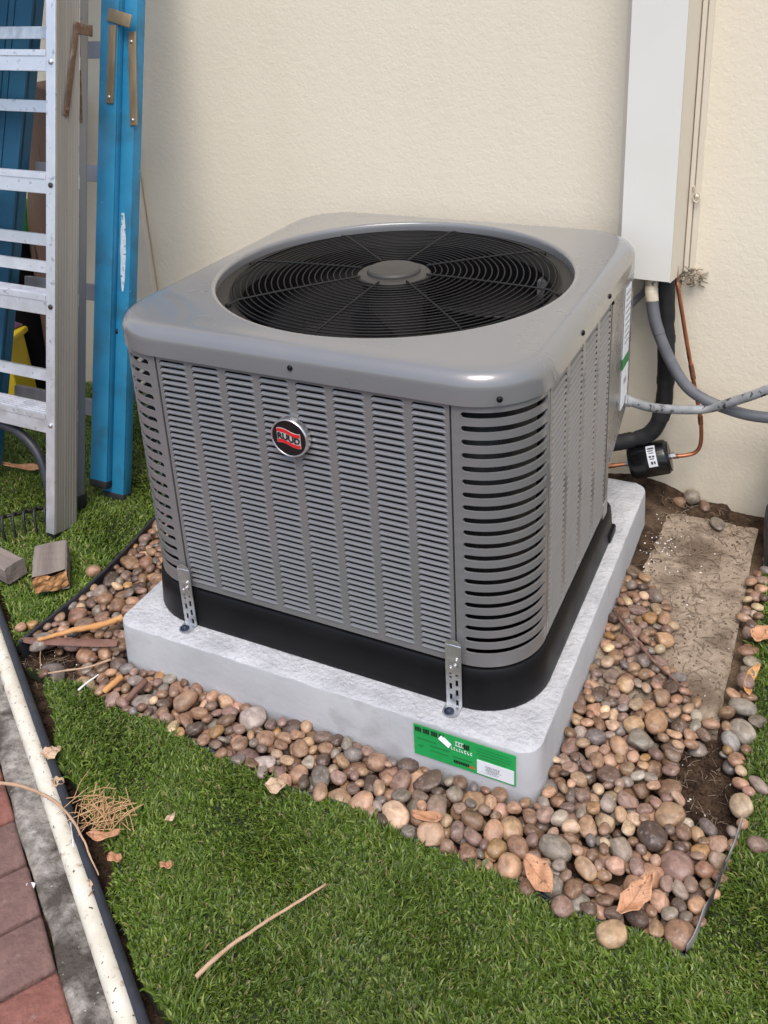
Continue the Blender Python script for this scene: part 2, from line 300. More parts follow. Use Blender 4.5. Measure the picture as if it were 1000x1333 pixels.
m_inkgrey = mat('ink_grey', (.30, .30, .32), None, 10, .5)
m_orange = mat('ink_orange', (.62, .11, .03), None, 10, .5)
m_white2 = mat('print_white', (.8, .82, .8), None, 10, .5)
m_red = mat('badge_red', (.62, .02, .022), (.66, .025, .028), 20, .35)
m_badgeblack = mat('badge_black', (.008, .008, .009), None, 20, .3)
m_badgegrey = mat('badge_grey', (.52, .50, .48), None, 20, .4)
m_wood = mat('weathered_wood', (.14, .11, .095), (.30, .25, .215), 30, .85, bump=.8, bscale=60, stretch=(1.0, .08, 1.0), bdist=.004, detail=8)
m_woodend = mat('split_wood', (.36, .17, .06), (.52, .28, .12), 60, .8, bump=1, bscale=90, bdist=.005)
m_brown = mat('brown_post', (.145, .082, .056), (.19, .115, .08), 20, .8, bump=.4, bscale=50, stretch=(1, 1, .08), c3=(.05, .03, .02), scale3=30, thr3=(.64, .68))
m_stick = mat('bark_brown', (.14, .065, .045), (.21, .11, .08), 40, .75, bump=.5, bscale=90, c3=(.3, .22, .18), scale3=24, thr3=(.62, .7))
m_bark_o = mat('bark_orange', (.50, .235, .075), (.62, .33, .13), 40, .75, bump=.5, bscale=80, c3=(.25, .11, .05), scale3=30, thr3=(.6, .7))
m_twig = mat('tan_twig', (.40, .25, .155), (.52, .35, .22), 60, .7)
m_leaf_o = leaf_mat('dead_leaf_orange', (.42, .20, .10), (.58, .31, .17))
m_leaf_t = leaf_mat('dead_leaf_tan', (.44, .30, .19), (.60, .44, .30))
m_fabric = mat('weed_fabric', (.16, .155, .145), (.33, .32, .30), 40, .8, bump=.5, bscale=150, c3=(.03, .028, .026), scale3=14, thr3=(.5, .62))
m_yellow = mat('yellow_plastic', (.62, .44, .015), (.68, .50, .03), 10, .45)
m_purple = mat('purple_cloth', (.22, .10, .22), (.30, .15, .28), 30, .9, bump=.8, bscale=50)
m_gcap = mat('green_plastic', (.012, .27, .05), (.02, .33, .07), 10, .4)
m_straw = mat('straw', (.45, .26, .12), (.58, .37, .19), 60, .7)
m_perl = mat('perlite', (.75, .73, .68), (.8, .78, .74), 60, .8)
m_iron = mat('dark_iron', (.035, .033, .03), (.07, .065, .06), 50, .5, .7, metallic=.6)

# ================================================================== SETTING
W, D = 0.76, 0.766
WALL_Y = .93
N33 = np.array([.545, .839])                      # normal of the kerb line (points to the lawn)
BED_LEFT = [(-1.075, .93), (-1.068, .6), (-1.057, .42), (-1.038, .365), (-1.022, .275), (-1.006, .171), (-.999, .043), (-1.0, -.043), (-1.002, -.113)]
TURF_FRONT = [(-.958, -.154), (-.934, -.15), (-.892, -.155), (-.859, -.157), (-.83, -.149), (-.795, -.151), (-.757, -.156), (-.711, -.164), (-.642, -.162), (-.574, -.172), (-.472, -.18), (-.389, -.186), (-.326, -.192), (-.256, -.187), (-.201, -.188), (-.181, -.189), (-.108, -.198), (-.038, -.201), (.03, -.205), (.062, -.206), (.106, -.212), (.129, -.222), (.147, -.217), (.207, -.213), (.24, -.208), (.263, -.212), (.29, -.218)]
BED_RIGHT = [(.292, -.184), (.300, -.132), (.309, -.104), (.325, -.01), (.331, .031), (.334, .095), (.316, .121), (.324, .152), (.331, .223), (.298, .416), (.312, .622), (.303, .799), (.31, .925)]
PAD = (-.785, .038, -.061, .785)
SLAB = [(-.03, .215), (.272, .203), (.274, .852), (-.03, .86)]
DIRT = [(-.2, .93), (-.06, .80), (.053, .581), (.119, .524), (.16, .439), (.145, .34), (.219, .265), (.246, .208), (.29, .19), (.30, .93)]
SOIL_R = [(.208, .103), (.267, .19), (.308, .121), (.328, .031), (.316, -.013), (.269, -.026), (.241, .013), (.22, .066)]
SOIL_L = [(-1.003, -.102), (-.871, -.071), (-.815, -.151), (-.859, -.157), (-.934, -.15), (-.96, -.154), (-1.024, -.122)]
BED = BED_LEFT + TURF_FRONT + BED_RIGHT

def fbm(x, y, s, o=4):
    v = 0; a = 1
    for i in range(o):
        v += a * mnoise.noise((x * s, y * s, 3.1 + i * 7)); a *= .5; s *= 2
    return v
def ground_z(x, y):
    z = -.120 + .004 * fbm(x, y, 9) + .003 * fbm(x, y, 40, 3)
    # soil thrown up against the wall and over the back of the old slab
    m = max(0, 1 - ((x + .01) / .13) ** 2) * max(0, min(1, (y - .30) / .25)) if abs(x + .01) < .13 else 0
    z += .035 * m
    wl = max(0, 1 - (WALL_Y - y) / .10) if y < WALL_Y else 1
    z += .018 * wl * (1 if -.6 < x < .20 else .2)
    return z
# ground: one sheet, fine near the bed and coarse out to the horizon
def build_ground():
    xs = np.concatenate([[-60, -20, -8, -4], np.arange(-2.4, -1.1, .08), np.arange(-1.1, .42, .011), np.arange(.43, 1.4, .09), [2.5, 5, 12, 30, 60]])
    ys = np.concatenate([[-60, -20, -8, -4, -2], np.arange(-1.4, -.26, .08), np.arange(-.25, .945, .011), [1.2, 3, 12, 60]])
    V = []; nx = len(xs); ny = len(ys)
    for y in ys:
        for x in xs:
            fine = -1.12 < x < .43 and -.26 < y < .95
            V.append((x, y, ground_z(x, y) if fine else -.121))
    Fc = [(j * nx + i, j * nx + i + 1, (j + 1) * nx + i + 1, (j + 1) * nx + i) for j in range(ny - 1) for i in range(nx - 1)]
    b = MB(); b.v = V; b.f = Fc
    o = b.build('ground', m_soil, smooth=True); tag(o, kind='structure')
build_ground()

# house wall: a thick slab of rendered wall with its plinth going below the soil
wb = MB(); wb.b2(-6, 5, WALL_Y, WALL_Y + .2, -.4, 3.2)
tag(wb.build('house_wall', m_stucco), 'cream stucco house wall standing behind the air conditioner', 'wall')

# ---- turf
def offset_poly_front():
    left = [(-.958, -.158)]
    d = np.array([.8385, -.545]); p0 = np.array([-.953, -.150])
    pts = list(TURF_FRONT)
    right = list(BED_RIGHT)
    far = [(1.7, .925), (1.7, -1.5), (1.18, -1.5)]
    kl = []
    for t in np.arange(2.5, .0, -.06):
        q = p0 + d * t + N33 * (.012 + .012 * math.sin(t * 17) + .008 * math.sin(t * 41))
        kl.append((q[0], q[1]))
    return pts + right + far + kl
T_FRONT = offset_poly_front()
T_LEFT = [(-2.6, .925), (-1.08, .925)] + [(a - .012, b) for a, b in BED_LEFT[1:]] + [(-1.03, -.10), (-1.092, -.05), (-2.6, .93)]
m_turfback = mat('turf_backing', (.012, .02, .006), (.025, .038, .012), 60, .95)
def turf_back(poly, nm):
    bm = bmesh.new(); vs = [bm.verts.new((x, y, -.094)) for x, y in poly]; f = bm.faces.new(vs)
    bmesh.ops.triangulate(bm, faces=[f])
    r = bmesh.ops.extrude_face_region(bm, geom=bm.faces[:])
    for v in r['geom']:
        if isinstance(v, bmesh.types.BMVert): v.co.z -= .02
    bmesh.ops.recalc_face_normals(bm, faces=bm.faces[:])
    me = bpy.data.meshes.new(nm); bm.to_mesh(me); bm.free(); me.materials.append(m_turfback)
    o = bpy.data.objects.new(nm, me); COL.objects.link(o); tag(o, kind='structure')
turf_back(T_FRONT, 'lawn_base'); turf_back(T_LEFT, 'lawn_base')

m_grass = attr_mat('grass_blades', 'tint', .48, .35)
def grass(name, label, poly, boxes, seed, lenr=(.011, .023), wid=.00125):
    r = np.random.default_rng(seed); XY = []
    for (x0, x1, y0, y1, dens) in boxes:
        n = int((x1 - x0) * (y1 - y0) * dens); x = r.uniform(x0, x1, n); y = r.uniform(y0, y1, n)
        k = pip(x, y, poly); XY.append(np.stack([x[k], y[k]], 1))
    P = np.concatenate(XY); n = len(P)
    # lean field: slow swirls, plus scatter
    fx = np.sin(P[:, 0] * 9 + np.sin(P[:, 1] * 7) * 2) + np.sin(P[:, 1] * 23 + P[:, 0] * 13) * .8
    ang = fx * 1.3 + 2.4 + r.normal(0, 1.1, n)
    L = r.uniform(*lenr, n) * (.8 + .35 * np.sin(P[:, 0] * 31 + 1) * np.sin(P[:, 1] * 27))
    bend = r.uniform(.5, 2.4, n); lean0 = r.uniform(.05, .75, n); side = r.normal(0, .9, n)
    K = 5; pos = np.zeros((n, K, 3)); pos[:, 0, 0] = P[:, 0]; pos[:, 0, 1] = P[:, 1]; pos[:, 0, 2] = -.0945
    th = lean0.copy(); az = ang.copy()
    for k in range(1, K):
        st = L / (K - 1)
        pos[:, k, 0] = pos[:, k - 1, 0] + np.sin(th) * np.cos(az) * st
        pos[:, k, 1] = pos[:, k - 1, 1] + np.sin(th) * np.sin(az) * st
        pos[:, k, 2] = np.maximum(pos[:, k - 1, 2] + np.cos(th) * st, -.093)
        th = th + bend / (K - 1); az = az + side / (K - 1) * 1.6
    pos[..., 1] = np.minimum(pos[..., 1], WALL_Y - .002)
    wv = wid * r.uniform(.7, 1.35, n); taper = np.array([1, 1, .92, .7, .15])
    sx = -np.sin(ang); sy = np.cos(ang)
    V = np.zeros((n, K, 2, 3))
    for s, sg in ((0, -1), (1, 1)):
        V[:, :, s, :] = pos
        V[:, :, s, 0] += sg * (sx * wv)[:, None] * taper
        V[:, :, s, 1] += sg * (sy * wv)[:, None] * taper
        V[:, :, s, 2] += sg * (r.normal(0, .35, n) * wv)[:, None] * taper
    V = V.reshape(-1, 3); base = (np.arange(n) * K * 2)[:, None, None]
    q = np.array([[2 * k, 2 * k + 1, 2 * k + 3, 2 * k + 2] for k in range(K - 1)])[None]
    F = (base + q).reshape(-1, 4)
    pal = np.array([[.042, .072, .006], [.060, .104, .009], [.083, .136, .013], [.118, .178, .022], [.18, .23, .05], [.21, .17, .07]])
    ci = r.choice(6, n, p=[.2, .27, .26, .16, .08, .03]); C = pal[ci] * r.uniform(.8, 1.2, (n, 1))
    big = 1 + .22 * np.sin(P[:, 0] * 6.1 + 2) * np.sin(P[:, 1] * 5.3 + 1); C = C * big[:, None]
    me = bpy.data.meshes.new(name); me.vertices.add(len(V)); me.vertices.foreach_set('co', V.ravel())
    me.loops.add(F.size); me.loops.foreach_set('vertex_index', F.ravel().astype(np.int32))
    me.polygons.add(len(F)); me.polygons.foreach_set('loop_start', np.arange(0, F.size, 4, dtype=np.int32)); 
    me.update(calc_edges=True); me.validate()
    at = me.attributes.new('tint', 'FLOAT_COLOR', 'POINT'); cc = np.ones((len(V), 4)); cc[:, :3] = np.repeat(C, K * 2, 0)
    at.data.foreach_set('color', cc.ravel()); me.shade_smooth(); me.materials.append(m_grass)
    o = bpy.data.objects.new(name, me); COL.objects.link(o); tag(o, label, 'grass', kind='stuff')
grass('grass', 'short green artificial grass in front and to the right of the pebble bed', T_FRONT,
      [(-1.0, .47, -.72, .0, 145000), (.27, .47, .0, .93, 90000), (.47, .85, -.9, .93, 42000), (-.5, .47, -1.15, -.72, 30000), (.85, 1.4, -1.2, .93, 9000)], 3)
grass('grass', 'green artificial grass on the left under the ladders', T_LEFT, [(-1.9, -.98, -.12, .93, 72000), (-2.6, -1.9, .2, .93, 12000)], 5, wid=.0013)

# ---- paving, kerb
dk = np.array([.8387, -.5446])                     # direction along the kerb
def kp(t, n): # point from distance along the kerb and offset across it
    p0 = np.array([-.8, -.3]); p0 = p0 + N33 * (-(p0 @ N33)); q = p0 + dk * t + N33 * n; return q
Rk = Matrix.Rotation(math.atan2(dk[1], dk[0]), 3, 'Z')
kb = MB()
def kerb_mesh():
    T = np.arange(-2.2, 1.9, .02); O = [-.731, -.7305, -.722, -.708, -.69, -.665, -.6645]
    V = []; 
    for t in T:
        for i, n in enumerate(O):
            q = kp(t, n + (.006 * fbm(t, 1.3, 12) if i in (0, 1) else 0)); z = -.106 + .0035 * fbm(q[0], q[1], 30) - (.004 if i == 1 else 0)
            if i in (0, 6): z = -.15
            V.append((q[0], q[1], z))
    m = len(O); kb.add(V, [(j * m + i, j * m + i + 1, (j + 1) * m + i + 1, (j + 1) * m + i) for j in range(len(T) - 1) for i in range(m - 1)])
kerb_mesh()
tag(kb.build('kerb', m_curb, smooth=True, auto=50), kind='structure')
pv = MB(); q = [kp(-2.2, -.733), kp(1.9, -.733), kp(1.9, -2.6), kp(-2.2, -2.6)]
pv.add([(a[0], a[1], -.112) for a in q] + [(a[0], a[1], -.16) for a in q], [(0, 1, 2, 3), (0, 4, 5, 1), (1, 5, 6, 2), (2, 6, 7, 3), (3, 7, 4, 0), (7, 6, 5, 4)])
m_joint = mat('joint_sand', (.045, .036, .028), (.10, .08, .06), 90, .95, bump=1, bscale=200)
pav = tag(pv.build('paving', m_joint), kind='structure')
bm_brick = {}
def brick_mesh(i):
    b = MB(); b.box((0, 0, 0), (.0905, .19, .05), None, .006)
    me = bpy.data.meshes.new('brick'); me.from_pydata([(x + .0018 * mnoise.noise((x * 50 + i * 9, y * 50, z * 50)), y + .0018 * mnoise.noise((x * 50, y * 50 + i * 5, 7)), z + (.0012 * mnoise.noise((x * 30, y * 30, i * 3.3)))) for x, y, z in b.v], [], b.f)
    me.shade_smooth(); me.set_sharp_from_angle(angle=math.radians(50))
    return me
brick_meshes = []
for i in range(6):
    me = brick_mesh(i); me.materials.append((m_brick_r, m_brick_m)[i % 2]); brick_meshes.append(me)
nb = 0
for row in range(4):
    for k in range(-19, 15):
        t = -.02 + k * .0945 + (0 if row == 0 else .047 * (row % 2)); c = kp(t + .012, -.731 - .0965 - row * .194)
        if c[1] > .75 or c[0] < -2.1: continue
        o = bpy.data.objects.new('brick', brick_meshes[(k * 3 + row + (k * k) % 3) % 6]); COL.objects.link(o); o.parent = pav
        o.location = (c[0], c[1], -.1 - .025 + random.uniform(-.002, .002)); o.rotation_euler = (random.uniform(-.012, .012), random.uniform(-.012, .012), math.atan2(dk[1], dk[0]) + random.uniform(-.02, .02)); nb += 1

# ---- old slab on the right
def slab_mesh():
    n = 40; V = []; Fq = []
    c = [Vector((*q, 0)) for q in SLAB]
    for j in range(n + 1):
        for i in range(n + 1):
            u, v = i / n, j / n; p_ = (c[0] * (1 - u) + c[1] * u) * (1 - v) + (c[3] * (1 - u) + c[2] * u) * v
            e = min(u, 1 - u, v, 1 - v); edge = .004 * max(0, 1 - e * 25) * (1 + fbm(p_.x, p_.y, 40, 2))
            wob = .002 * fbm(p_.x, p_.y, 20, 3) if e == 0 else 0
            V.append((p_.x + wob * (u in (0, 1)), p_.y + wob * (v in (0, 1)), -.099 + .0015 * fbm(p_.x, p_.y, 25) - edge))
    for j in range(n):
        for i in range(n): Fq.append((j * (n + 1) + i, j * (n + 1) + i + 1, (j + 1) * (n + 1) + i + 1, (j + 1) * (n + 1) + i))
    b = MB(); b.add(V, Fq)
    ring = [i for i in range(n + 1)] + [j * (n + 1) + n for j in range(1, n + 1)] + [n * (n + 1) + i for i in range(n - 1, -1, -1)] + [j * (n + 1) for j in range(n - 1, 0, -1)]
    o = len(b.v); b.v += [(V[k][0], V[k][1], -.15) for k in ring]; m = len(ring)
    b.f += [(ring[k], ring[(k + 1) % m], o + (k + 1) % m, o + k) for k in range(m)]
    return b.build('concrete_slab', m_slab, smooth=True, auto=45)
tag(slab_mesh(), 'old dirt covered concrete slab lying beside the wall on the right', 'slab')

# ================================================================== PAD
def rrect(x0, x1, y0, y1, r, n=6):
    P = []
    for cx, cy, a0 in ((x1 - r, y1 - r, 0), (x0 + r, y1 - r, 90), (x0 + r, y0 + r, 180), (x1 - r, y0 + r, 270)):
        for k in range(n + 1):
            a = math.radians(a0 + 90 * k / n); P.append((cx + r * math.cos(a), cy + r * math.sin(a)))
    return P
def pad_mesh():
    x0, x1, y0, y1 = PAD; base = rrect(x0, x1, y0, y1, .032, 7)
    # resample the outline finely
    P = [];
    for i in range(len(base)):
        a = Vector(base[i]); b_ = Vector(base[(i + 1) % len(base)]); L = (b_ - a).length; k = max(1, int(L / .012))
        for j in range(k): P.append(a + (b_ - a) * j / k)
    n = len(P); cx, cy = (x0 + x1) / 2, (y0 + y1) / 2; V = []; b = MB()
    def ring(ins, z, amp):
        out = []
        for p_ in P:
            d = Vector((p_.x - cx, p_.y - cy)); q_ = Vector((p_.x - ins * max(-1, min(1, d.x / (abs(x1 - x0) / 2 - .05))), p_.y - ins * max(-1, min(1, d.y / (abs(y1 - y0) / 2 - .05)))))
            out.append((q_.x + amp * .5 * fbm(q_.x + z, q_.y, 40, 2), q_.y + amp * .5 * fbm(q_.y, q_.x + z, 40, 2), z + amp * fbm(q_.x, q_.y, 60, 3)))
        return out
    rings = [ring(-.004, -.125, 0), ring(-.002, -.06, .0006), ring(0, -.004, .0010), ring(.0006, -.0014, .0016), ring(.0022, -.0002, .0014), ring(.02, 0, .0012), ring(.05, 0, .0012), ring(.09, 0, .0012), ring(.14, 0, 0)]
    for r_ in rings: V += r_
    Fq = [(i * n + k, i * n + (k + 1) % n, (i + 1) * n + (k + 1) % n, (i + 1) * n + k) for i in range(len(rings) - 1) for k in range(n)]
    Fq.append(tuple(range((len(rings) - 1) * n, len(rings) * n)))
    b.add(V, Fq); return b
pad = thing('concrete_pad', 'pale grey concrete pad under the air conditioner, green sticker on its front', 'pad', (-.37, .36, -.12))
ps = pad_mesh().build('slab', m_pad, pad, smooth=True, auto=40); ps.data.materials.append(m_padside)
for f_ in ps.data.polygons:
    if abs(f_.normal.z) < .55: f_.material_index = 1
# the sticker: green sheet with printed blocks, lower right quarter white
YS = -.0645
def sheet(name, x0, x1, z0, z1, y, m, parent, skew=0.0, th=.0008):
    b = MB(); b.b2(x0, x1, y - th, y, z0, z1); return b.build(name, m, parent)
st = sheet('sticker', -.166, .006, -.069, -.0065, YS, m_green, pad); st['label'] = 'torn green and white product sticker'
g = MB()
for k in range(18):
    if k % 5 == 4: continue
    xk = -.163 + k * .0028; g.b2(xk, xk + .0019, YS - .0017, YS - .0010, -.0195, -.0105)
for k in range(9): g.b2(-.097 + k * .003, -.097 + k * .003 + .0022, YS - .0017, YS - .0010, -.060 - (k % 2) * .0006, -.0545)
for k in range(4): g.b2(-.083 + k * .0034, -.083 + k * .0034 + .0026, YS - .0017, YS - .0010, -.0255, -.0165 + (k % 2) * .0012)
g.build('sticker_print', m_ink, st)
g = MB()
for x0, x1, z0, z1 in ((-.16, -.125, -.034, -.032), (-.137, -.104, -.0425, -.040), (-.137, -.106, -.052, -.050), (-.158, -.15, -.0505, -.0465), (-.098, -.066, -.0495, -.0465), (-.058, -.004, -.0145, -.0135), (-.058, .0, -.0205, -.0195), (-.058, -.002, -.0265, -.0255), (-.054, -.01, -.0325, -.0315)):
    g.b2(x0, x1, YS - .0016, YS - .0010, z0, z1)
g.build('sticker_print', m_dgreen, st)
g = MB(); rs = random.Random(3)
g.add([(-.122, YS - .004, -.0185), (-.117, YS - .0012, -.011), (-.100, YS - .0015, -.024), (-.104, YS - .005, -.030)], [(0, 1, 2, 3)])   # torn flap
x = -.101
for k in range(8):
    wl = rs.uniform(.002, .0032); g.b2(x, x + .0009, YS - .0018, YS - .0011, -.0345, -.0345 + rs.uniform(.004, .0065)); g.b2(x, x + wl, YS - .0018, YS - .0011, -.0345, -.0335)
    if k % 2: g.b2(x, x + wl, YS - .0018, YS - .0011, -.0300, -.029)
    x += wl + .0021
x = -.094
for k in range(3):
    g.b2(x, x + .004, YS - .0018, YS - .0011, -.0165, -.0150); g.b2(x + .001, x + .0022, YS - .0018, YS - .0011, -.0245, -.0150); g.b2(x, x + .0042, YS - .0018, YS - .0011, -.0245, -.0232); x += .005
g.build('sticker_print', m_white2, st)
g = MB(); g.prism([(-.072, -.0605), (-.0605, -.0605), (-.0645, -.055)], Matrix(((1, 0, 0, 0), (0, 0, 1, YS - .0018), (0, 1, 0, 0), (0, 0, 0, 1))), .0006); g.build('sticker_print', m_orange, st)
sheet('sticker_panel', -.0575, .0035, -.0655, -.038, YS - .0008, m_label, st)
g = MB(); rs = random.Random(5)
for row in range(8):
    x = -.045 + rs.uniform(0, .004)
    while x < -.016 - rs.uniform(0, .008):
        wl = rs.uniform(.0006, .0022); g.b2(x, x + wl, YS - .0024, YS - .0017, -.0455 - row * .0021, -.0449 - row * .0021 + (.0005 if row in (1, 4) else 0)); x += wl + rs.uniform(.0006, .0016)
g.build('sticker_print', m_inkgrey, st)
g = MB()
for row in range(6): g.b2(-.056, -.046, YS - .0023, YS - .0017, -.0440 - row * .003, -.0435 - row * .003)
g.build('sticker_print', mat('ink_pale', (.6, .63, .69), None, 5, .5), st)

# ================================================================== AIR CONDITIONER
HB, HT, H = .0786, .5467, .597
R0 = .105
unit = thing('air_conditioner', 'grey outdoor air conditioner with louvred sides and round fan guard on top', 'air conditioner', (-.38, .383, 0))
def rs_ray(hx, hy, r, th):
    """distance along direction th from the centre to a rounded rectangle of half sizes hx, hy and corner radius r"""
    c, s = abs(math.cos(th)), abs(math.sin(th))
    if c > 1e-9 and hx / c * s <= hy - r: return hx / c
    if s > 1e-9 and hy / s * c <= hx - r: return hy / s
    ax, ay = hx - r, hy - r; b = c * ax + s * ay
    return b + math.sqrt(max(0, b * b - (ax * ax + ay * ay - r * r)))
NA = 384; CX, CY = -.38, .383
def loop(kind, a, z, r=None):
    out = []
    for k in range(NA):
        th = 2 * PI * k / NA
        d = a if kind == 'c' else rs_ray(.38 + a, .383 + a, r, th)
        out.append((CX + d * math.cos(th), CY + d * math.sin(th), z))
    return out
def loft(loops, closed_end=False):
    b = MB(); V = []; n = len(loops[0])
    for l in loops: V += l
    b.add(V, [(i * n + k, i * n + (k + 1) % n, (i + 1) * n + (k + 1) % n, (i + 1) * n + k) for i in range(len(loops) - 1) for k in range(n)])
    if closed_end: b.f.append(tuple(range((len(loops) - 1) * n, len(loops) * n)))
    return b
OV = .0065; RC = R0 + OV + .008
L = [loop('s', OV - .004, .556, RC - .004), loop('s', OV - .003, HT, RC - .003), loop('s', OV, HT - .0005, RC), loop('s', OV, HT + .002, RC)]
fr = .027
L.append(loop('s', OV, H - fr, RC))
for k in range(1, 9):
    a = PI / 2 * k / 8; L.append(loop('s', OV - fr * (1 - math.cos(a)), H - fr + fr * math.sin(a), RC - fr * (1 - math.cos(a)) * .9))
L.append(loop('s', OV - fr - .01, H + .0006, RC - .03))
for r_, z_ in ((.343, H + .0010), (.3385, H + .0020), (.3350, H + .0021), (.3318, H + .0012), (.3298, H - .0010), (.3288, H - .004), (.3284, H - .010), (.3282, H - .0165)): L.append(loop('c', r_, z_))
cover = loft(L).build('top_cover', m_paint, unit, smooth=True, auto=40)
loft([loop('c', r_, z_) for r_, z_ in ((.3280, H - .0160), (.318, H - .0170), (.304, H - .0185), (.299, H - .022), (.292, H - .04))]).build('fan_shroud', m_shroud, unit, smooth=True, auto=40)
loft([loop('c', r_, z_) for r_, z_ in ((.2925, H - .0395), (.286, H - .07), (.286, H - .17), (.29, H - .175))]).build('fan_throat', m_dark, unit, smooth=True, auto=40)
# wire guard: rings and spokes, each wire its own piece
def gz(r): return H - .0085 + .0075 * (1 - (r / .305) ** 2)
def torus(R, r, z, n=72, m=6):
    b = MB(); V = []
    for i in range(n):
        a = 2 * PI * i / n
        for j in range(m):
            c = 2 * PI * j / m; d = R + r * math.cos(c); V.append((CX + d * math.cos(a), CY + d * math.sin(a), z + r * math.sin(c)))
    b.add(V, [(i * m + j, ((i + 1) % n) * m + j, ((i + 1) % n) * m + (j + 1) % m, i * m + (j + 1) % m) for i in range(n) for j in range(m)]); return b
for i in range(20):
    r_ = .078 + i * .01155; torus(r_, .00135, gz(r_)).build('guard_ring', m_wire, unit, smooth=True)
torus(.3025, .002, gz(.3025) - .003).build('guard_ring', m_wire, unit, smooth=True)
for k in range(8):
    a = PI / 4 * k + .01; b = MB(); pts = [(CX + r_ * math.cos(a), CY + r_ * math.sin(a), gz(r_) + .0012) for r_ in np.linspace(.066, .314, 14)]
    pts[-1] = (pts[-1][0], pts[-1][1], H - .0145); b.tube(pts, .0020, 6)
    e = pts[-1]; b.lathe([(0, .004), (.0045, .0035), (.006, .001), (.006, -.001)], e, 10)
    b.build('guard_spoke', m_wire, unit, smooth=True, auto=50)
b = MB(); b.lathe([(.0001, H + .0072), (.040, H + .0070), (.0465, H + .0062), (.0495, H + .003), (.050, H - .001), (.062, H - .0018), (.067, H - .003), (.0695, H - .006), (.070, H - .012), (.060, H - .014), (.060, .47), (.0001, .47)], (CX, CY, 0), 64)
b.build('hub_cap', m_hub, unit, smooth=True, auto=35)
for k in range(3):
    b = MB(); n, m = 10, 10; V = []
    for i in range(n + 1):
        r_ = .05 + .225 * i / n
        for j in range(m + 1):
            u = j / m - .5; a = 2 * PI * k / 3 + .55 + u * (1.35 + .25 * math.sin(i / n * PI)) + .22 * (i / n)
            V.append((CX + r_ * math.cos(a), CY + r_ * math.sin(a), .505 - u * .075 * (1 - .25 * i / n) + .01 * math.sin((u + .5) * PI)))
    b.add(V, [(i * (m + 1) + j, i * (m + 1) + j + 1, (i + 1) * (m + 1) + j + 1, (i + 1) * (m + 1) + j) for i in range(n) for j in range(m)])
    o = b.build('fan_blade', mat('fan_plastic', (.005, .005, .006), (.007, .007, .008), 10, .3, .4, spec=.25) if k == 0 else bpy.data.materials['fan_plastic'], unit, smooth=True)
    sm = o.modifiers.new('s', 'SOLIDIFY'); sm.thickness = .004
# coil inside and black base
b = MB(); P0 = rrect(-W + .055, -.055, .055, D - .055, .07, 8); P0 = P0[5:] + P0[:3]; P0 = P0[1:-2]
V = [(x, y, .05) for x, y in P0] + [(x, y, .55) for x, y in P0]; n = len(P0)
b.add(V, [(i, i + 1, n + i + 1, n + i) for i in range(n - 1)]); o = b.build('coil', m_fin, unit, smooth=True); sm = o.modifiers.new('s', 'SOLIDIFY'); sm.thickness = .018
b = MB(); cyl = [(0.0001, .05), (.07, .05), (.07, .19), (.06, .21), (.0001, .22)]; b.lathe(cyl, (CX + .1, CY + .05, 0), 24); b.build('compressor', m_dark, unit, smooth=True, auto=40)

CUT = [(0, .555), (-.02, .575), (-.16, .64), (-.175, .66), (-.175, D)]      # service recess at the back right corner
def outline(off, R, cut=True):
    """outline of the body seen from above, counter-clockwise from the front left, with the service recess"""
    P = []
    def arc(cx, cy, a0, a1, r, n=10):
        for k in range(n + 1):
            a = math.radians(a0 + (a1 - a0) * k / n); P.append((cx + r * math.cos(a), cy + r * math.sin(a)))
    arc(-W + R, R, 180, 270, R + off); arc(-R, R, 270, 360, R + off)
    P.append((off, .40)); P.append((off, .53))
    P.extend([(off, .556), (off * .5 - .015, .578), (-.16, .64), (-.178, .66), (-.18, D - .02 + off)])
    arc(-W + R, D - .02 - R, 90, 180, R + off)
    return P
def base_mesh():
    b = MB(); rings = []
    for off, z in ((-.01, 0.004), (.0095, .001), (.0105, .004), (.0095, .014), (.007, .05), (.004, HB - .006), (.001, HB - .002), (-.004, HB - .001), (-.03, HB - .002)):
        rings.append([(x, y, z) for x, y in outline(off, R0)])
    n = len(rings[0]); V = []
    for r_ in rings: V += r_
    b.add(V, [(i * n + k, i * n + (k + 1) % n, (i + 1) * n + (k + 1) % n, (i + 1) * n + k) for i in range(len(rings) - 1) for k in range(n)])
    P = outline(-.012, R0); b.add([(x, y, .03) for x, y in P], [tuple(range(len(P)))])
    return b
base_mesh().build('base_pan', m_black, unit, smooth=True, auto=35)
b = MB(); b.box((.004, .548, .012), (.02, .05, .02), None, .004); b.build('base_foot', m_black, unit, smooth=True, auto=40)

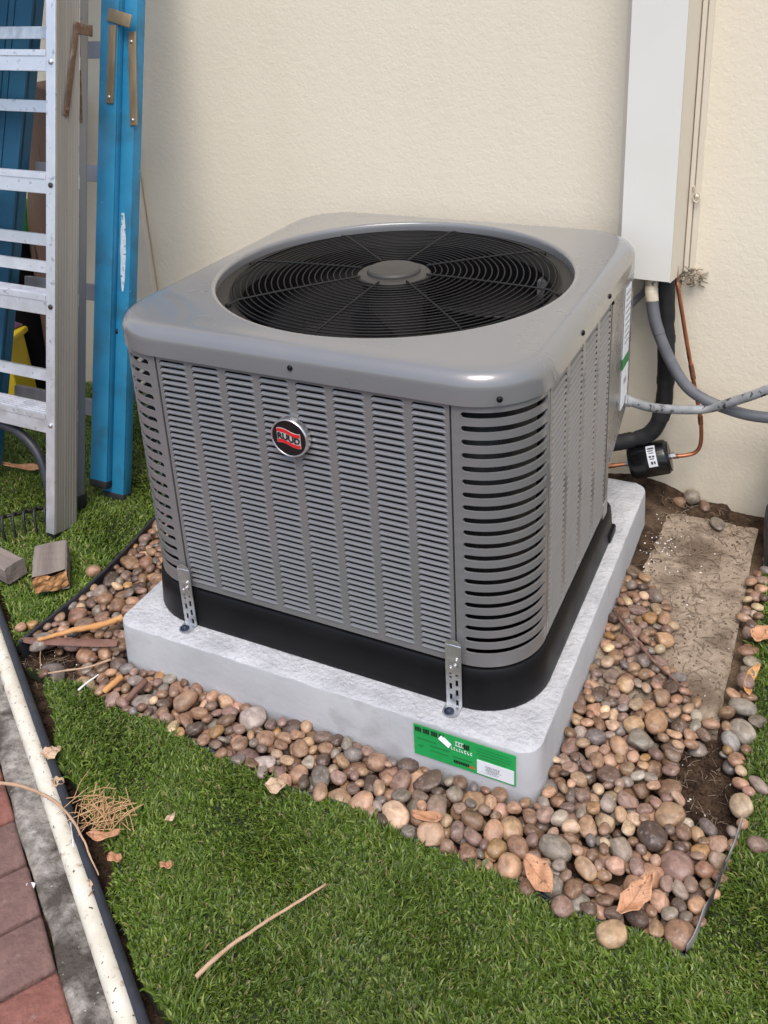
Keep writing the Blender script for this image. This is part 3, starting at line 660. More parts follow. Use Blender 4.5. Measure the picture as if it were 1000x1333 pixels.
# ---- louvred panels
def louver_mesh(wd, hh, dep=.0026, m=14, n=6, slit=.50):
    """one louvre pressed inwards: rolled lip along its lower edge, an open arched slit above the blade; local x across, y inward, z up"""
    V = []; Fq = []; ts = (0, .10, .26, .45, .75, 1.0) if n == 6 else (0, .15, 1.0)
    x0 = wd / 2 - .0075; rows = []
    xs = [(.45 * (.5 - .5 * math.cos(i / m * PI)) + .55 * i / m - .5) * wd for i in range(m + 1)]
    def zu(x):
        e = max(0, (abs(x) - x0) / (wd / 2 - x0)); return hh * (.14 + .80 * math.sqrt(max(0, 1 - e * e)))
    def zl(x):
        e = max(0, min(1, (wd / 2 - abs(x)) / .0065)); return zu(x) - hh * slit * e ** .6
    for t in ts:
        r_ = []
        for x in xs:
            e = max(0, min(1, (wd / 2 - abs(x)) / .004)); e = e * e * (3 - 2 * e)
            d_ = dep * max(0, (t - .2) / .8) if t > .15 else (-.0019 if t > 0 else -.0003)
            r_.append((x, d_ * e, t * zl(x)))
        rows.append(r_)
    top = [[(x, 0, zu(x)) for x in xs], [(x, 0, hh) for x in xs]]
    for r_ in rows + top: V += r_
    k = m + 1
    for j in list(range(len(rows) - 1)) + [len(rows)]:
        for i in range(m): Fq.append((j * k + i, j * k + i + 1, (j + 1) * k + i + 1, (j + 1) * k + i))
    return V, Fq
NROW = 40
def panel(u0, u1, cols, wl, mp, name, hide_front=False):
    """flat sheet with open slots; mp maps (u, depth, z) to the world"""
    z0, z1 = HB + .003, HT + .006; pitch = (HT - .006 - (HB + .016)) / NROW; hh = pitch * .88; zs = HB + .016
    pc = (u1 - u0) / cols; b = MB()
    def rect(a0, a1, c0, c1): b.add([mp(a0, 0, c0), mp(a1, 0, c0), mp(a1, 0, c1), mp(a0, 0, c1)], [(0, 1, 2, 3)])
    rect(u0, u1, z0, zs); rect(u0, u1, zs + NROW * pitch, z1)
    x = u0; cs = []
    for c in range(cols):
        a = u0 + pc * (c + .5) - wl / 2; cs.append(a + wl / 2)
        rect(x, a, zs, zs + NROW * pitch); x = a + wl
        for r_ in range(NROW): rect(a, a + wl, zs + r_ * pitch + hh, zs + (r_ + 1) * pitch)
    rect(x, u1, zs, zs + NROW * pitch)
    # folded side flanges
    b.add([mp(u0, 0, z0), mp(u0, .012, z0), mp(u0, .012, z1), mp(u0, 0, z1)], [(0, 1, 2, 3)]); b.add([mp(u1, 0, z0), mp(u1, .012, z0), mp(u1, .012, z1), mp(u1, 0, z1)], [(0, 1, 2, 3)])
    b.build(name, m_panel, unit)
    return cs, zs, pitch, hh
FM = lambda u, d, z: (u, d, z)
SM = lambda u, d, z: (-d, u, z)
LM = lambda u, d, z: (-W + d, u, z)
cs, zs, pitch, hh = panel(-W + .1175, -.1165, 8, .0550, FM, 'front_panel')
V, Fq = louver_mesh(.0550, hh); lme = bpy.data.meshes.new('louver'); lme.from_pydata(V, [], Fq); lme.shade_smooth(); lme.materials.append(m_panel)
cnt = 0; rest = MB()
for ci in range(7, -1, -1):
    for r_ in range(NROW - 1, -1, -1):
        p_ = (cs[ci], 0, zs + r_ * pitch)
        if cnt < 300:
            o = bpy.data.objects.new('louver', lme); COL.objects.link(o); o.parent = unit; o.location = (p_[0] - unit.location.x, p_[1] - unit.location.y, p_[2]); cnt += 1
        else: rest.add([(p_[0] + v[0], v[1], p_[2] + v[2]) for v in V], Fq)
cs2, zs2, p2, h2 = panel(.112, .505, 4, .083, SM, 'side_panel')
V2, F2 = louver_mesh(.083, h2, m=14, slit=.58)
for c in cs2:
    for r_ in range(NROW): rest.add([SM(c + v[0], v[1], zs2 + r_ * p2 + v[2]) for v in V2], F2)
cs3, zs3, p3, h3 = panel(.112, D - .135, 6, .07, LM, 'side_panel')
V3, F3 = louver_mesh(.07, h3, m=6, n=3)
for c in cs3:
    for r_ in range(NROW): rest.add([LM(c + v[0], v[1], zs3 + r_ * p3 + v[2]) for v in V3], F3)
tag(rest.build('louvers', m_panel, unit, smooth=True, auto=60), kind='stuff')
# ---- slotted corner posts
def post(mirror):
    path = []
    fl0, fl1 = .0115, .0045
    Ltot = fl0 + R0 * PI / 2 + fl1
    def at(s):
        if s < fl0: return (-.1135 + s * (.1135 - R0) / fl0, 0.0)
        if s < fl0 + R0 * PI / 2:
            a = (s - fl0) / R0; return (-R0 + R0 * math.sin(a), R0 - R0 * math.cos(a))
        return (0.0, R0 + (s - fl0 - R0 * PI / 2))
    b = MB(); NS = 20; z0, z1 = HB + .003, HT + .006; s0, s1 = .017, Ltot - .011; zt, zb = HT - .006, HB + .022; pit = (zt - zb) / NS; hs = .0102
    def P(s, z):
        x, y = at(s); return ((-W - x) if mirror else x, y, z)
    n = 22; m = 5
    us = np.linspace(s0 + hs / 2, s1 - hs / 2, n)
    def strip(za, zc):
        ss = np.linspace(0, Ltot, 30); V_ = [P(s, za) for s in ss] + [P(s, zc) for s in ss]; k = len(ss)
        b.add(V_, [(i, i + 1, k + i + 1, k + i) for i in range(k - 1)])
    for r_ in range(NS):
        c0 = zb + r_ * pit; zc = c0 + pit / 2
        inner = [(u, zc + hs / 2) for u in us] + [(us[-1] + hs / 2 * math.sin(a), zc + hs / 2 * math.cos(a)) for a in np.linspace(0, PI, m + 2)[1:-1]] + [(u, zc - hs / 2) for u in us[::-1]] + [(us[0] - hs / 2 * math.sin(a), zc - hs / 2 * math.cos(a)) for a in np.linspace(0, PI, m + 2)[1:-1]]
        outer = [(0 if i == 0 else Ltot if i == n - 1 else u, c0 + pit) for i, u in enumerate(us)] + [(Ltot, c0 + pit - pit * (k + 1) / (m + 1)) for k in range(m)] + [(Ltot if i == 0 else 0 if i == n - 1 else u, c0) for i, u in enumerate(us[::-1])] + [(0, c0 + pit * (k + 1) / (m + 1)) for k in range(m)]
        N_ = len(inner); b.add([P(*q) for q in outer] + [P(*q) for q in inner], [(i, (i + 1) % N_, N_ + (i + 1) % N_, N_ + i) for i in range(N_)])
    strip(z0, zb); strip(zt, z1)
    o = b.build('corner_post', m_panel, unit, smooth=True)
    bm = bmesh.new(); bm.from_mesh(o.data); bmesh.ops.remove_doubles(bm, verts=bm.verts[:], dist=.0002); bmesh.ops.recalc_face_normals(bm, faces=bm.faces[:]); bm.to_mesh(o.data); bm.free(); o.data.shade_smooth()
    sm = o.modifiers.new('s', 'SOLIDIFY'); sm.thickness = .0034; sm.offset = -1
    bv = o.modifiers.new('b', 'BEVEL'); bv.width = .0011; bv.segments = 2; bv.limit_method = 'ANGLE'; bv.angle_limit = math.radians(50); bv.harden_normals = True
    return o
post(False); post(True)
for xx in (-.1155, -W + .1165):
    b = MB(); b.b2(xx - .012, xx + .012, .013, .016, HB, HT); b.build('seam_strip', m_dark, unit)
b = MB(); b.b2(-.016, -.013, .098, .122, HB, HT); b.build('seam_strip', m_dark, unit)
# ---- back, service corner: bright upright, control box with data plates, recess walls
b = MB(); b.b2(-W + .1, -.178, D - .022, D - .020, HB, HT + .005)
arcp = [(-W + R0 - R0 * math.sin(a), D - .02 - R0 + R0 * math.cos(a)) for a in np.linspace(0, PI / 2, 10)]
b.add([(x, y, HB) for x, y in arcp] + [(x, y, HT + .005) for x, y in arcp], [(i, i + 1, 11 + i, 10 + i) for i in range(9)])
b.build('back_panel', m_panel, unit)
m_metalgrey = mat('bare_sheet_steel', (.36, .36, .36), (.46, .46, .46), 20, .22, .34, metallic=.85)
b = MB(); b.b2(-.012, .0012, .507, .531, HB + .002, HT + .004, .0008); b.build('upright', m_metalgrey, unit)
b = MB(); pr_ = [(.533, .188), (.555, .176), (.70, .243), (.70, HT + .004), (.533, HT + .004)]
Mx = Matrix(((0, 0, 1, -.15), (1, 0, 0, 0), (0, 1, 0, 0), (0, 0, 0, 1))); b.prism(pr_, Mx, .149); cb = b.build('control_box', m_metalgrey, unit)
b = MB(); b.b2(-.0005, .0008, .622, .672, .372, .52); b.build('data_plate', m_label, cb)
b = MB(); b.b2(-.0005, .0008, .622, .68, .258, .345); b.build('data_plate', m_label, cb)
b = MB(); b.b2(-.0005, .0007, .622, .676, .347, .370); b.build('data_plate', m_dgreen, cb)
b = MB()
for k in range(9): b.b2(0, .0013, .628, .667, .505 - k * .013, .5085 - k * .013)
b.b2(0, .0013, .64, .66, .31, .322)
b.build('plate_print', m_inkgrey, cb)
b = MB(); b.add([(-.01, .534, HB), (-.01, .534, .3), (-.16, .64, .3), (-.16, .64, HB), (-.178, D - .02, HB), (-.178, D - .02, .3)], [(0, 1, 2, 3), (3, 2, 5, 4)]); b.build('recess_wall', m_panel, unit)
b = MB(); b.b2(-.006, .0026, .498, .529, HB - .012, HB + .028, .001); b.build('corner_bracket', m_galv, unit)
# screws
def screw(p_, ax, r=.0042):
    b = MB(); b.lathe([(.0001, .0032), (r * .6, .003), (r, .0018), (r * 1.15, .0006), (r * 1.15, -.001)], p_, 10, ax); return b.build('screw', m_black, unit, smooth=True)
screw((-.375, -OV - .0003, .565), (0, -1, 0)); screw((-.652, -OV - .0003, .565), (0, -1, 0)) if False else None
sa = math.radians(-58); screw((-R0 + RC * math.cos(sa), R0 + RC * math.sin(sa), .562), (math.cos(sa), math.sin(sa), 0))
sa = math.radians(215); screw((-W + R0 + RC * math.cos(sa), R0 + RC * math.sin(sa), .560), (math.cos(sa), math.sin(sa), 0))
screw((OV + .0003, .267, .567), (1, 0, 0)); screw((OV + .0003, .45, .566), (1, 0, 0)); screw((.001, .505, .534), (1, 0, 0), .0035)
# badge
bc = Vector((-.386, -.0055, .4435))
b = MB(); b.lathe([(.0305, .006), (.0311, .0072), (.0326, .0075), (.0338, .006), (.0341, .003), (.0341, -.004), (.0001, -.004)], bc, 48, (0, -1, 0)); bd = b.build('badge', m_steelbright, unit, smooth=True, auto=40); bd['label'] = 'round black badge with silver rim and red RUUD flag'
b = MB(); b.lathe([(.0001, .0062), (.0312, .0062), (.0312, .002)], bc, 48, (0, -1, 0)); b.build('badge_face', m_badgeblack, bd, smooth=True, auto=40)
def wave(u, amp=.0042): return amp * (math.sin((u + .0215) / .043 * PI * 1.75 + .35) * .55 - (u / .043) * .75)
def wavestrip(za, zb, y, mt, nm, x0=-.0215, x1=.0215):
    b = MB(); n = 20; V = []
    for i in range(n + 1):
        u = x0 + (x1 - x0) * i / n; w_ = wave(u)
        V += [(bc.x + u, bc.y - y, bc.z + zb + w_), (bc.x + u, bc.y - y, bc.z + za + w_), (bc.x + u, bc.y - y + .0006, bc.z + zb + w_), (bc.x + u, bc.y - y + .0006, bc.z + za + w_)]
    f = []
    for i in range(n):
        a = 4 * i; f += [(a, a + 4, a + 5, a + 1), (a, a + 2, a + 6, a + 4), (a + 1, a + 5, a + 7, a + 3)]
    b.add(V, f); b.build(nm, mt, bd)
wavestrip(.0135, -.0125, .0068, m_badgegrey, 'badge_flag')
wavestrip(.0128, .0068, .0074, m_red, 'badge_flag', -.0208, .0208); wavestrip(-.0064, -.0118, .0074, m_red, 'badge_flag', -.0208, .0208)
def textmesh(txt, size, M, mt, parent, name, weight=0.0, sx=1.0, ext=.0004):
    cu = bpy.data.curves.new('t', 'FONT'); cu.body = txt; cu.size = size; cu.align_x = 'CENTER'; cu.align_y = 'CENTER'; cu.offset = weight; cu.extrude = ext
    o = bpy.data.objects.new('t', cu); COL.objects.link(o); dg = bpy.context.evaluated_depsgraph_get(); dg.update()
    me = bpy.data.meshes.new_from_object(o.evaluated_get(dg)); bpy.data.objects.remove(o); bpy.data.curves.remove(cu)
    out = []
    for v in me.vertices: out.append(M @ Vector((v.co.x * sx, v.co.y, v.co.z)))
    return me, out
Mt = Matrix(((1, 0, 0, bc.x), (0, 0, -1, bc.y - .0078), (0, 1, 0, bc.z), (0, 0, 0, 1)))
me, out = textmesh('RUUD', .0145, Mt, m_ink, bd, 'badge_letters', .00045, 1.03)
for v, q_ in zip(me.vertices, out):
    u = q_.x - bc.x; v.co = Vector((q_.x, q_.y, q_.z + wave(u) * .8 + .0002)) - Vector(unit.location)
me.name = 'badge_letters'; me.materials.clear(); me.materials.append(m_ink); o = bpy.data.objects.new('badge_letters', me); COL.objects.link(o); o.parent = bd

# ---- hold-down straps
def strap(xc, label):
    t = thing('tie_down_strap', label, 'bracket', (xc, -.02, .002), 'tie down straps on the pad')
    wd, zt = .027, .136; y = -.0125
    # perforated plate: grid of cells with holes
    b = MB(); rows = 30; top = zt - wd / 2
    holes = [(-.0052, .018, .0115), (-.0052, .04, .0125), (.0055, .0085, .0115), (.0055, .0285, .0125), (.0055, .0485, .0125), (-.0052, .058, .004), (.0055, .064, .004), (-.0052, .0655, .003), (-.0052, .075, .004), (.003, .083, .004), (.0058, .0935, .006)]
    xs = sorted(set([-wd / 2, -.0075, -.0029, .0032, .0078, wd / 2])); 
    zs_ = sorted(set([0.0] + [h[1] - h[2] / 2 for h in holes] + [h[1] + h[2] / 2 for h in holes] + [top]))
    for i in range(len(xs) - 1):
        for j in range(len(zs_) - 1):
            cx, cz = (xs[i] + xs[i + 1]) / 2, (zs_[j] + zs_[j + 1]) / 2
            if any(abs(cx - h[0]) < .003 and abs(cz - h[1]) < h[2] / 2 for h in holes): continue
            b.add([(xc + xs[i], y, .002 + zs_[j]), (xc + xs[i + 1], y, .002 + zs_[j]), (xc + xs[i + 1], y, .002 + zs_[j + 1]), (xc + xs[i], y, .002 + zs_[j + 1])], [(0, 1, 2, 3)])
    cap = [(xc + wd / 2 * math.cos(a), y, .002 + top + wd / 2 * math.sin(a) * .75) for a in np.linspace(0, PI, 13)]; b.add(cap, [tuple(range(13))])
    o = b.build('strap', m_galv, t); 
    bm = bmesh.new(); bm.from_mesh(o.data); bmesh.ops.remove_doubles(bm, verts=bm.verts[:], dist=.00005); bmesh.ops.recalc_face_normals(bm, faces=bm.faces[:]); bm.to_mesh(o.data); bm.free()
    sm = o.modifiers.new('s', 'SOLIDIFY'); sm.thickness = .0016; sm.offset = 0
    b = MB(); foot = [(-wd / 2, 0), (wd / 2, 0), (wd / 2, -.012)] + [(wd / 2 * math.cos(a), -.016 + .011 * math.sin(a)) for a in np.linspace(0, -PI, 9)] + [(-wd / 2, -.012)]
    b.prism(foot, Matrix.Translation((xc - .001, y + .0008, .0012)), .0018); b.build('foot_plate', m_galv, t)
    b = MB(); b.lathe([(.0001, .0065), (.0035, .006), (.0052, .004), (.0056, .0015), (.0085, .0012), (.0085, 0)], (xc - .003, y - .0155, .003), 12); b.build('bolt', mat('blued_steel', (.05, .06, .09), (.08, .09, .13), 30, .3, .4, metallic=.8) if 'blued_steel' not in bpy.data.materials else bpy.data.materials['blued_steel'], t, smooth=True, auto=40)
    b = MB()
    for (dx, z) in ((.0058, .098), (-.0045, .0795), (.003, .086)):
        b.lathe([(.0001, .0028), (.002, .0026), (.0022, .0012), (.0040, .001), (.0040, 0)], (xc + dx, y - .001, z), 10, (0, -1, 0))
    b.build('screw', m_steelbright, t, smooth=True, auto=40)
strap(-.1155, 'perforated steel strap bolted to the pad near the green sticker')
strap(-.6435, 'perforated steel strap bolted to the pad at the left end of the front panel')

# ================================================================== LINE SET COVER AND PIPES
lc = thing('pipe_cover', 'white boxed pipe cover running down the cream wall on the right', 'pipe cover', (0, WALL_Y, .47))
b = MB(); zb = .474
b.add([(-.056, .826, zb), (.050, .826, zb - .002), (.050, .826, 3.2), (-.056, .826, 3.2), (-.056, .829, zb), (.047, .829, zb - .002), (.047, .829, 3.2), (-.056, .829, 3.2)], [(0, 1, 2, 3), (4, 7, 6, 5), (0, 4, 5, 1), (0, 3, 7, 4), (1, 5, 6, 2)])
b.build('front_cover', m_white, lc)
b = MB(); b.add([(.0502, .8262, zb - .004), (.0615, WALL_Y, zb - .008), (.0615, WALL_Y, 3.2), (.0502, .8262, 3.2), (.0475, .829, zb - .004), (.059, WALL_Y, zb - .008), (.059, WALL_Y, 3.2), (.0475, .829, 3.2)], [(0, 1, 2, 3), (4, 7, 6, 5), (0, 4, 5, 1)]); b.build('side_cover', m_cream, lc)
b = MB(); b.add([(-.0562, .8262, zb - .004), (-.0615, WALL_Y, zb - .008), (-.0615, WALL_Y, 3.2), (-.0562, .8262, 3.2), (-.0535, .829, zb - .004), (-.059, WALL_Y, zb - .008), (-.059, WALL_Y, 3.2), (-.0535, .829, 3.2)], [(0, 3, 2, 1), (4, 5, 6, 7), (0, 1, 5, 4)]); b.build('side_cover', m_cream, lc)
b = MB(); b.b2(.0625, .0715, WALL_Y - .012, WALL_Y, zb - .006, 3.2, .001); b.build('edge_trim', m_cream, lc)
b = MB(); b.b2(.0735, .0845, WALL_Y - .007, WALL_Y, zb - .004, 3.2, .001); b.build('edge_trim', m_cream, lc)
b = MB(); b.b2(-.0845, -.0625, WALL_Y - .006, WALL_Y, zb - .004, 3.2, .001); b.build('edge_trim', m_cream, lc)
pts = [(.0705, WALL_Y - .014, .648), (.0695, WALL_Y - .018, .655), (.072, WALL_Y - .02, .660), (.0745, WALL_Y - .018, .654), (.0735, WALL_Y - .016, .645), (.071, WALL_Y - .016, .636), (.0745, WALL_Y - .016, .627), (.081, WALL_Y - .016, .625), (.0855, WALL_Y - .016, .631), (.086, WALL_Y - .015, .640), (.083, WALL_Y - .014, .647)]
b = MB(); b.tube(smoothcurve(pts, 4), .0015, 6); b.lathe([(.0001, .004), (.004, .003), (.0045, 0)], (.079, WALL_Y - .0145, .637), 10, (0, -1, 0)); tag(b.build('hook', m_cream, smooth=True), 'small cream painted wire hook on the pipe cover edge', 'hook')
# dirt and cobweb tuft at the bottom end of the cover
b = MB(); rs = random.Random(9)
for k in range(46):
    p0 = Vector((rs.uniform(.055, .10), WALL_Y - rs.uniform(.002, .02), rs.uniform(.445, .478))); p1 = p0 + Vector((rs.uniform(-.02, .02), rs.uniform(-.012, .003), rs.uniform(-.02, .014))); pm = (p0 + p1) / 2 + Vector((rs.uniform(-.006, .006), -.003, rs.uniform(-.006, .006)))
    b.tube([p0, pm, p1], rs.uniform(.0007, .0022), 5)
tag(b.build('debris_tuft', mat('dust', (.30, .25, .18), (.42, .36, .27), 60, .95), smooth=True), 'dusty tuft of cobweb and debris under the pipe cover', 'debris', kind='stuff')

t = thing('insulated_pipe', 'thick black foam insulated refrigerant pipe bending into the air conditioner', 'pipe', (.04, .86, .48))
pts = [(.030, .872, .60), (.034, .868, .48), (.0385, .866, .42), (.046, .862, .30), (.050, .860, .21), (.046, .856, .145), (.025, .848, .098), (-.02, .835, .077), (-.08, .80, .070), (-.16, .72, .075)]
cv = smoothcurve(pts, 8); rr = [.0185 + .0012 * fbm(i * .13, 2, 2.2) - (.0022 if i % 17 == 3 else 0) for i in range(len(cv))]
b = MB(); b.tube(cv, rr, 18); b.build('foam_sleeve', m_foam, t, smooth=True)
for k in (22, 30, 40):
    b = MB(); c = cv[k]; d = (cv[k + 1] - cv[k - 1]).normalized(); b.tube([c - d * .008, c + d * .008], .0198, 18, False); b.build('tape_wrap', m_rubber, t, smooth=True)

def ribbed(pts, r, k=26, amp=.0006, seed=1):
    cv = smoothcurve(pts, k); return cv, [r + (amp if i % 2 else -amp) for i in range(len(cv))]
t = thing('flexible_conduit', 'dark grey flexible conduit hanging from the pipe cover and sweeping right', 'conduit', (.01, .85, .46))
pts = [(.006, .86, .60), (.008, .852, .47), (.012, .842, .43), (.0285, .83, .365), (.070, .822, .282), (.115, .818, .230), (.188, .822, .200), (.27, .83, .190), (.42, .85, .205), (.62, .87, .26), (.9, .90, .30)]
cv = smoothcurve(pts, 12); b = MB(); b.tube(cv, .0125, 14); b.build('conduit_body', m_cond, t, smooth=True)
b = MB(); cc = cv[26:40]; cf = smoothcurve([tuple(q) for q in cc[::4]], 14); b.tube(cf, [.0132 + (.0006 if i % 2 else -.0004) for i in range(len(cf))], 14); b.build('ribbed_sleeve', m_cond, t, smooth=True)
b = MB(); cf = smoothcurve([tuple(q) for q in cv[10:28:4]], 6); b.tube(cf, [.0138 + .0012 * fbm(i * .5, 0, 1) for i in range(len(cf))], 14); b.build('painted_collar', mat('paint_daub', (.55, .48, .37), (.68, .60, .47), 60, .7, c3=(.06, .05, .04), scale3=40, thr3=(.6, .66), bump=.4, bscale=80), t, smooth=True)

t = thing('flexible_conduit', 'pale grey ribbed conduit leaving the control box and crossing to the right', 'conduit', (0, .66, .2))
pts = [(-.002, .665, .262), (.012, .672, .258), (.04, .70, .238), (.075, .755, .212), (.14, .81, .197), (.205, .80, .233), (.272, .79, .278), (.40, .80, .36), (.60, .86, .46), (.75, .92, .50)]
cv = smoothcurve(pts, 26); rr = [.0098 + (.0005 if i % 2 else -.0005) for i in range(len(cv))]
b = MB(); b.tube(cv, rr, 12); b.build('conduit_body', m_condl, t, smooth=True)
b = MB(); b.tube([cv[8], cv[24]], .0125, 14); b.tube([cv[2], cv[10]], .0145, 6); b.build('connector', m_condl, t, smooth=True, auto=40)

b = MB(); b.tube(smoothcurve([(.0, .87, .56), (-.004, .872, .45), (-.03, .87, .405), (-.075, .84, .355), (-.10, .78, .33), (-.12, .74, .32)], 8), .0078, 10)
tag(b.build('power_cable', m_cond, smooth=True), 'thin grey cable running from the pipe cover behind the air conditioner', 'cable')

t = thing('copper_line', 'bare copper refrigerant tube running down beside the black insulated pipe', 'pipe', (.06, .88, .47))
pts = [(.045, .885, .62), (.0535, .882, .47), (.060, .88, .44), (.088, .878, .312), (.113, .876, .205), (.127, .874, .150), (.1335, .872, .105), (.133, .870, .075), (.124, .866, .058), (.105, .860, .050), (.072, .852, .044)]
b = MB(); b.tube(smoothcurve(pts, 8), .0046, 10); b.build('tube', m_copper, t, smooth=True)
m_braze = mat('brazed_copper', (.22, .10, .06), (.36, .17, .10), 60, .5, metallic=.8)
for a, c in (((.0985, .877, .268), (.1065, .8765, .235)), ((.1275, .8738, .148), (.1305, .8730, .128)), ((.09, .8562, .047), (.078, .8535, .045))): b = MB(); b.tube([a, c], .0058, 10); b.build('joint', m_braze, t, smooth=True, auto=40)
b = MB(); b.tube([(-.14, .795, -.002), (-.07, .818, .006), (-.018, .834, .017)], .0046, 10); b.tube([(-.06, .8215, .008), (-.045, .826, .0115)], .0058, 10)
tag(b.build('copper_line', m_copper, smooth=True, auto=50), 'short copper tube between the black filter and the air conditioner', 'pipe')
t = thing('filter_drier', 'small black cylindrical filter with white label on the copper line', 'filter', (.028, .843, .0))
A = Vector((-.016, .8345, .0195)); B = Vector((.074, .8525, .0465)); dd = (B - A).normalized(); Ln = (B - A).length
prof = [(.0001, 0), (.018, 0), (.030, .001), (.0345, .0025), (.0345, .005), (.0385, .008), (.040, .012), (.040, Ln - .013), (.0385, Ln - .008), (.0345, Ln - .005), (.0345, Ln - .002), (.02, Ln), (.0001, Ln)]
b = MB(); b.lathe(prof, A, 32, dd); b.build('canister', m_drier, t, smooth=True, auto=40)
b = MB(); b.tube([A - dd * .008, A + dd * .001], .0075, 6); b.tube([B - dd * .001, B + dd * .01], .0070, 6); b.build('flare_nut', m_galv, t, auto=40)
Rd = Vector((0, 0, 1)).rotation_difference(dd).to_matrix()
def canlabel(a0, a1, z0, z1, r, mt, nm, par):
    b = MB(); n = 12; V = []
    for k in range(n + 1):
        a = a0 + (a1 - a0) * k / n
        for z in (z0, z1): V.append(A + Rd @ Vector((r * math.cos(a), r * math.sin(a), z)))
    b.add(V, [(2 * k, 2 * k + 1, 2 * k + 3, 2 * k + 2) for k in range(n)]); return b.build(nm, mt, par, smooth=True)
# angle that faces the viewer side (-y, up)
def ang_of(v):
    q_ = Rd.transposed() @ Vector(v); return math.atan2(q_.y, q_.x)
a_up = ang_of((0, -.25, 1)); a_fr = ang_of((.1, -1, .0))
if a_up - a_fr > PI: a_up -= 2 * PI
if a_fr - a_up > PI: a_fr -= 2 * PI
lab = canlabel(a_up, a_fr, .047, .067, .0403, m_label, 'paper_label', t)
for q0, q1, z0, z1 in ((.12, .2, .050, .064), (.25, .3, .05, .062), (.36, .40, .052, .063), (.5, .58, .051, .056), (.5, .58, .058, .063), (.62, .66, .052, .062), (.75, .88, .053, .0575), (.75, .88, .0595, .063)):
    canlabel(a_up + (a_fr - a_up) * q0, a_up + (a_fr - a_up) * q1, z0, z1, .0405, m_ink, 'label_print', lab)

# ================================================================== LADDERS
def rail(b, x, y0, dep, z0, z1, flange=.026, th=.003, sgn=-1):
    """C-channel rail, web at x, flanges reaching to x + sgn*flange"""
    b.b2(x, x + sgn * th, y0 + .0005, y0 + dep - .0005, z0, z1, .0006)
    b.b2(x, x + sgn * flange, y0, y0 + .0035, z0, z1, .0008); b.b2(x, x + sgn * flange, y0 + dep - .0035, y0 + dep, z0, z1, .0008)
LA = .235
ali = thing('step_ladder', 'paint spattered aluminium step ladder leaning folded beside the blue ladder', 'ladder', (-1.211, .199, -.09), rot=(-LA, .0125, 0))
TOP = 1.95; WL = .46
b = MB(); rail(b, 0, 0, .074, .012, TOP, .0265); o = b.build('rail', m_alu, ali, local=True)
b = MB()
for k in range(8): b.b2(.0001, .0012, .006 + k * .0085, .0105 + k * .0085, .014, TOP, .0004)
b.build('rail_ribs', m_aluox, ali, local=True)
b = MB(); b.b2(-.0002, .0006, .0036, .0705, .0125, TOP - .001); b.build('rail_web', m_aluox, ali, local=True)
b = MB(); rail(b, -WL, 0, .074, .022, TOP, .0265, sgn=1); b.build('rail', m_alu, ali, local=True)
for xx in (-.0135, -WL + .0135):
    b = MB(); b.b2(xx - .0125, xx + .0125, .002, .073, .004, .022, .002); b.build('rubber_foot', m_rubber, ali, local=True, smooth=True, auto=40)
for i, k in enumerate((.256, .533, .805, 1.068, 1.34, 1.61)):
    b = MB(); dz = .044
    b.b2(-WL + .0268, -.0268, -.001, .002, k, k + dz, .001)            # front lip
    b.b2(-WL + .004, -.0045, .0022, .080, k + dz - .003, k + dz, .001)  # tread
    b.b2(-WL + .004, -.0045, .0785, .081, k + dz - .032, k + dz - .0032, .001)
    for q_ in range(6): b.b2(-WL + .006, -.006, .008 + q_ * .012, .0125 + q_ * .012, k + dz, k + dz + .0022, .0006)
    b.b2(-WL + .0268, -.0268, -.0035, -.0012, k + dz - .012, k + dz + .0015, .0006)
    stp = b.build('step', m_alu, ali, local=True)
    b = MB(); b.lathe([(.0001, .004), (.004, .0036), (.006, .0018), (.006, 0)], (-.012, -.0005, k + .02), 12, (0, -1, 0)); b.build('rivet', m_iron if i % 3 else m_galv, stp, local=True, smooth=True)
# curved brace under the lowest step
b = MB(); b.tube(smoothcurve([(-.20, .02, .245), (-.13, .02, .232), (-.075, .02, .195), (-.045, .02, .14), (-.031, .02, .08), (-.029, .02, .05)], 5), .011, 8); b.build('brace', m_edge, ali, local=True, smooth=True)
b = MB(); b.tube(smoothcurve([(-.26, .02, .245), (-.33, .02, .232), (-.385, .02, .195), (-.415, .02, .14), (-.429, .02, .08), (-.431, .02, .05)], 5), .011, 8); b.build('brace', m_edge, ali, local=True, smooth=True)
# rear frame folded behind
b = MB(); rail(b, -.030, .098, .034, .055, TOP - .1, .026, sgn=-1); b.build('rear_rail', m_aludark, ali, local=True)
b = MB(); rail(b, -WL + .03, .098, .034, .055, TOP - .1, .026, sgn=1); b.build('rear_rail', m_aludark, ali, local=True)
b = MB(); b.b2(-.060, -.026, .094, .136, .034, .068, .003); b.build('rubber_foot', m_rubber, ali, local=True, smooth=True, auto=40)
for k in (.345, .61, .675, .985, 1.15, 1.4):
    b = MB(); b.b2(-WL + .055, -.0335, .100, .1035, k, k + .028, .0008); b.b2(-WL + .055, -.0335, .1036, .112, k + .025, k + .028, .0006); b.build('rear_brace', m_alu if k != 1.15 else m_galv, ali, local=True)
b = MB(); b.box((.0035, .045, 1.075), (.003, .015, .20), Matrix.Rotation(-.16, 3, 'X'), .001); b.lathe([(.0001, .003), (.004, .0025), (.005, 0)], (.005, .031, .99), 10, (1, 0, 0)); b.build('spreader', m_rust, ali, local=True, smooth=True, auto=40)
b = MB(); b.b2(.0025, .006, .056, .108, 1.155, 1.180, .003); b.build('spreader_plate', m_rust, ali, local=True)
b = MB(); b.box((-.026, .1, 1.06), (.003, .012, .19), Matrix.Rotation(.06, 3, 'X'), .001); b.build('spreader', m_rust, ali, local=True)

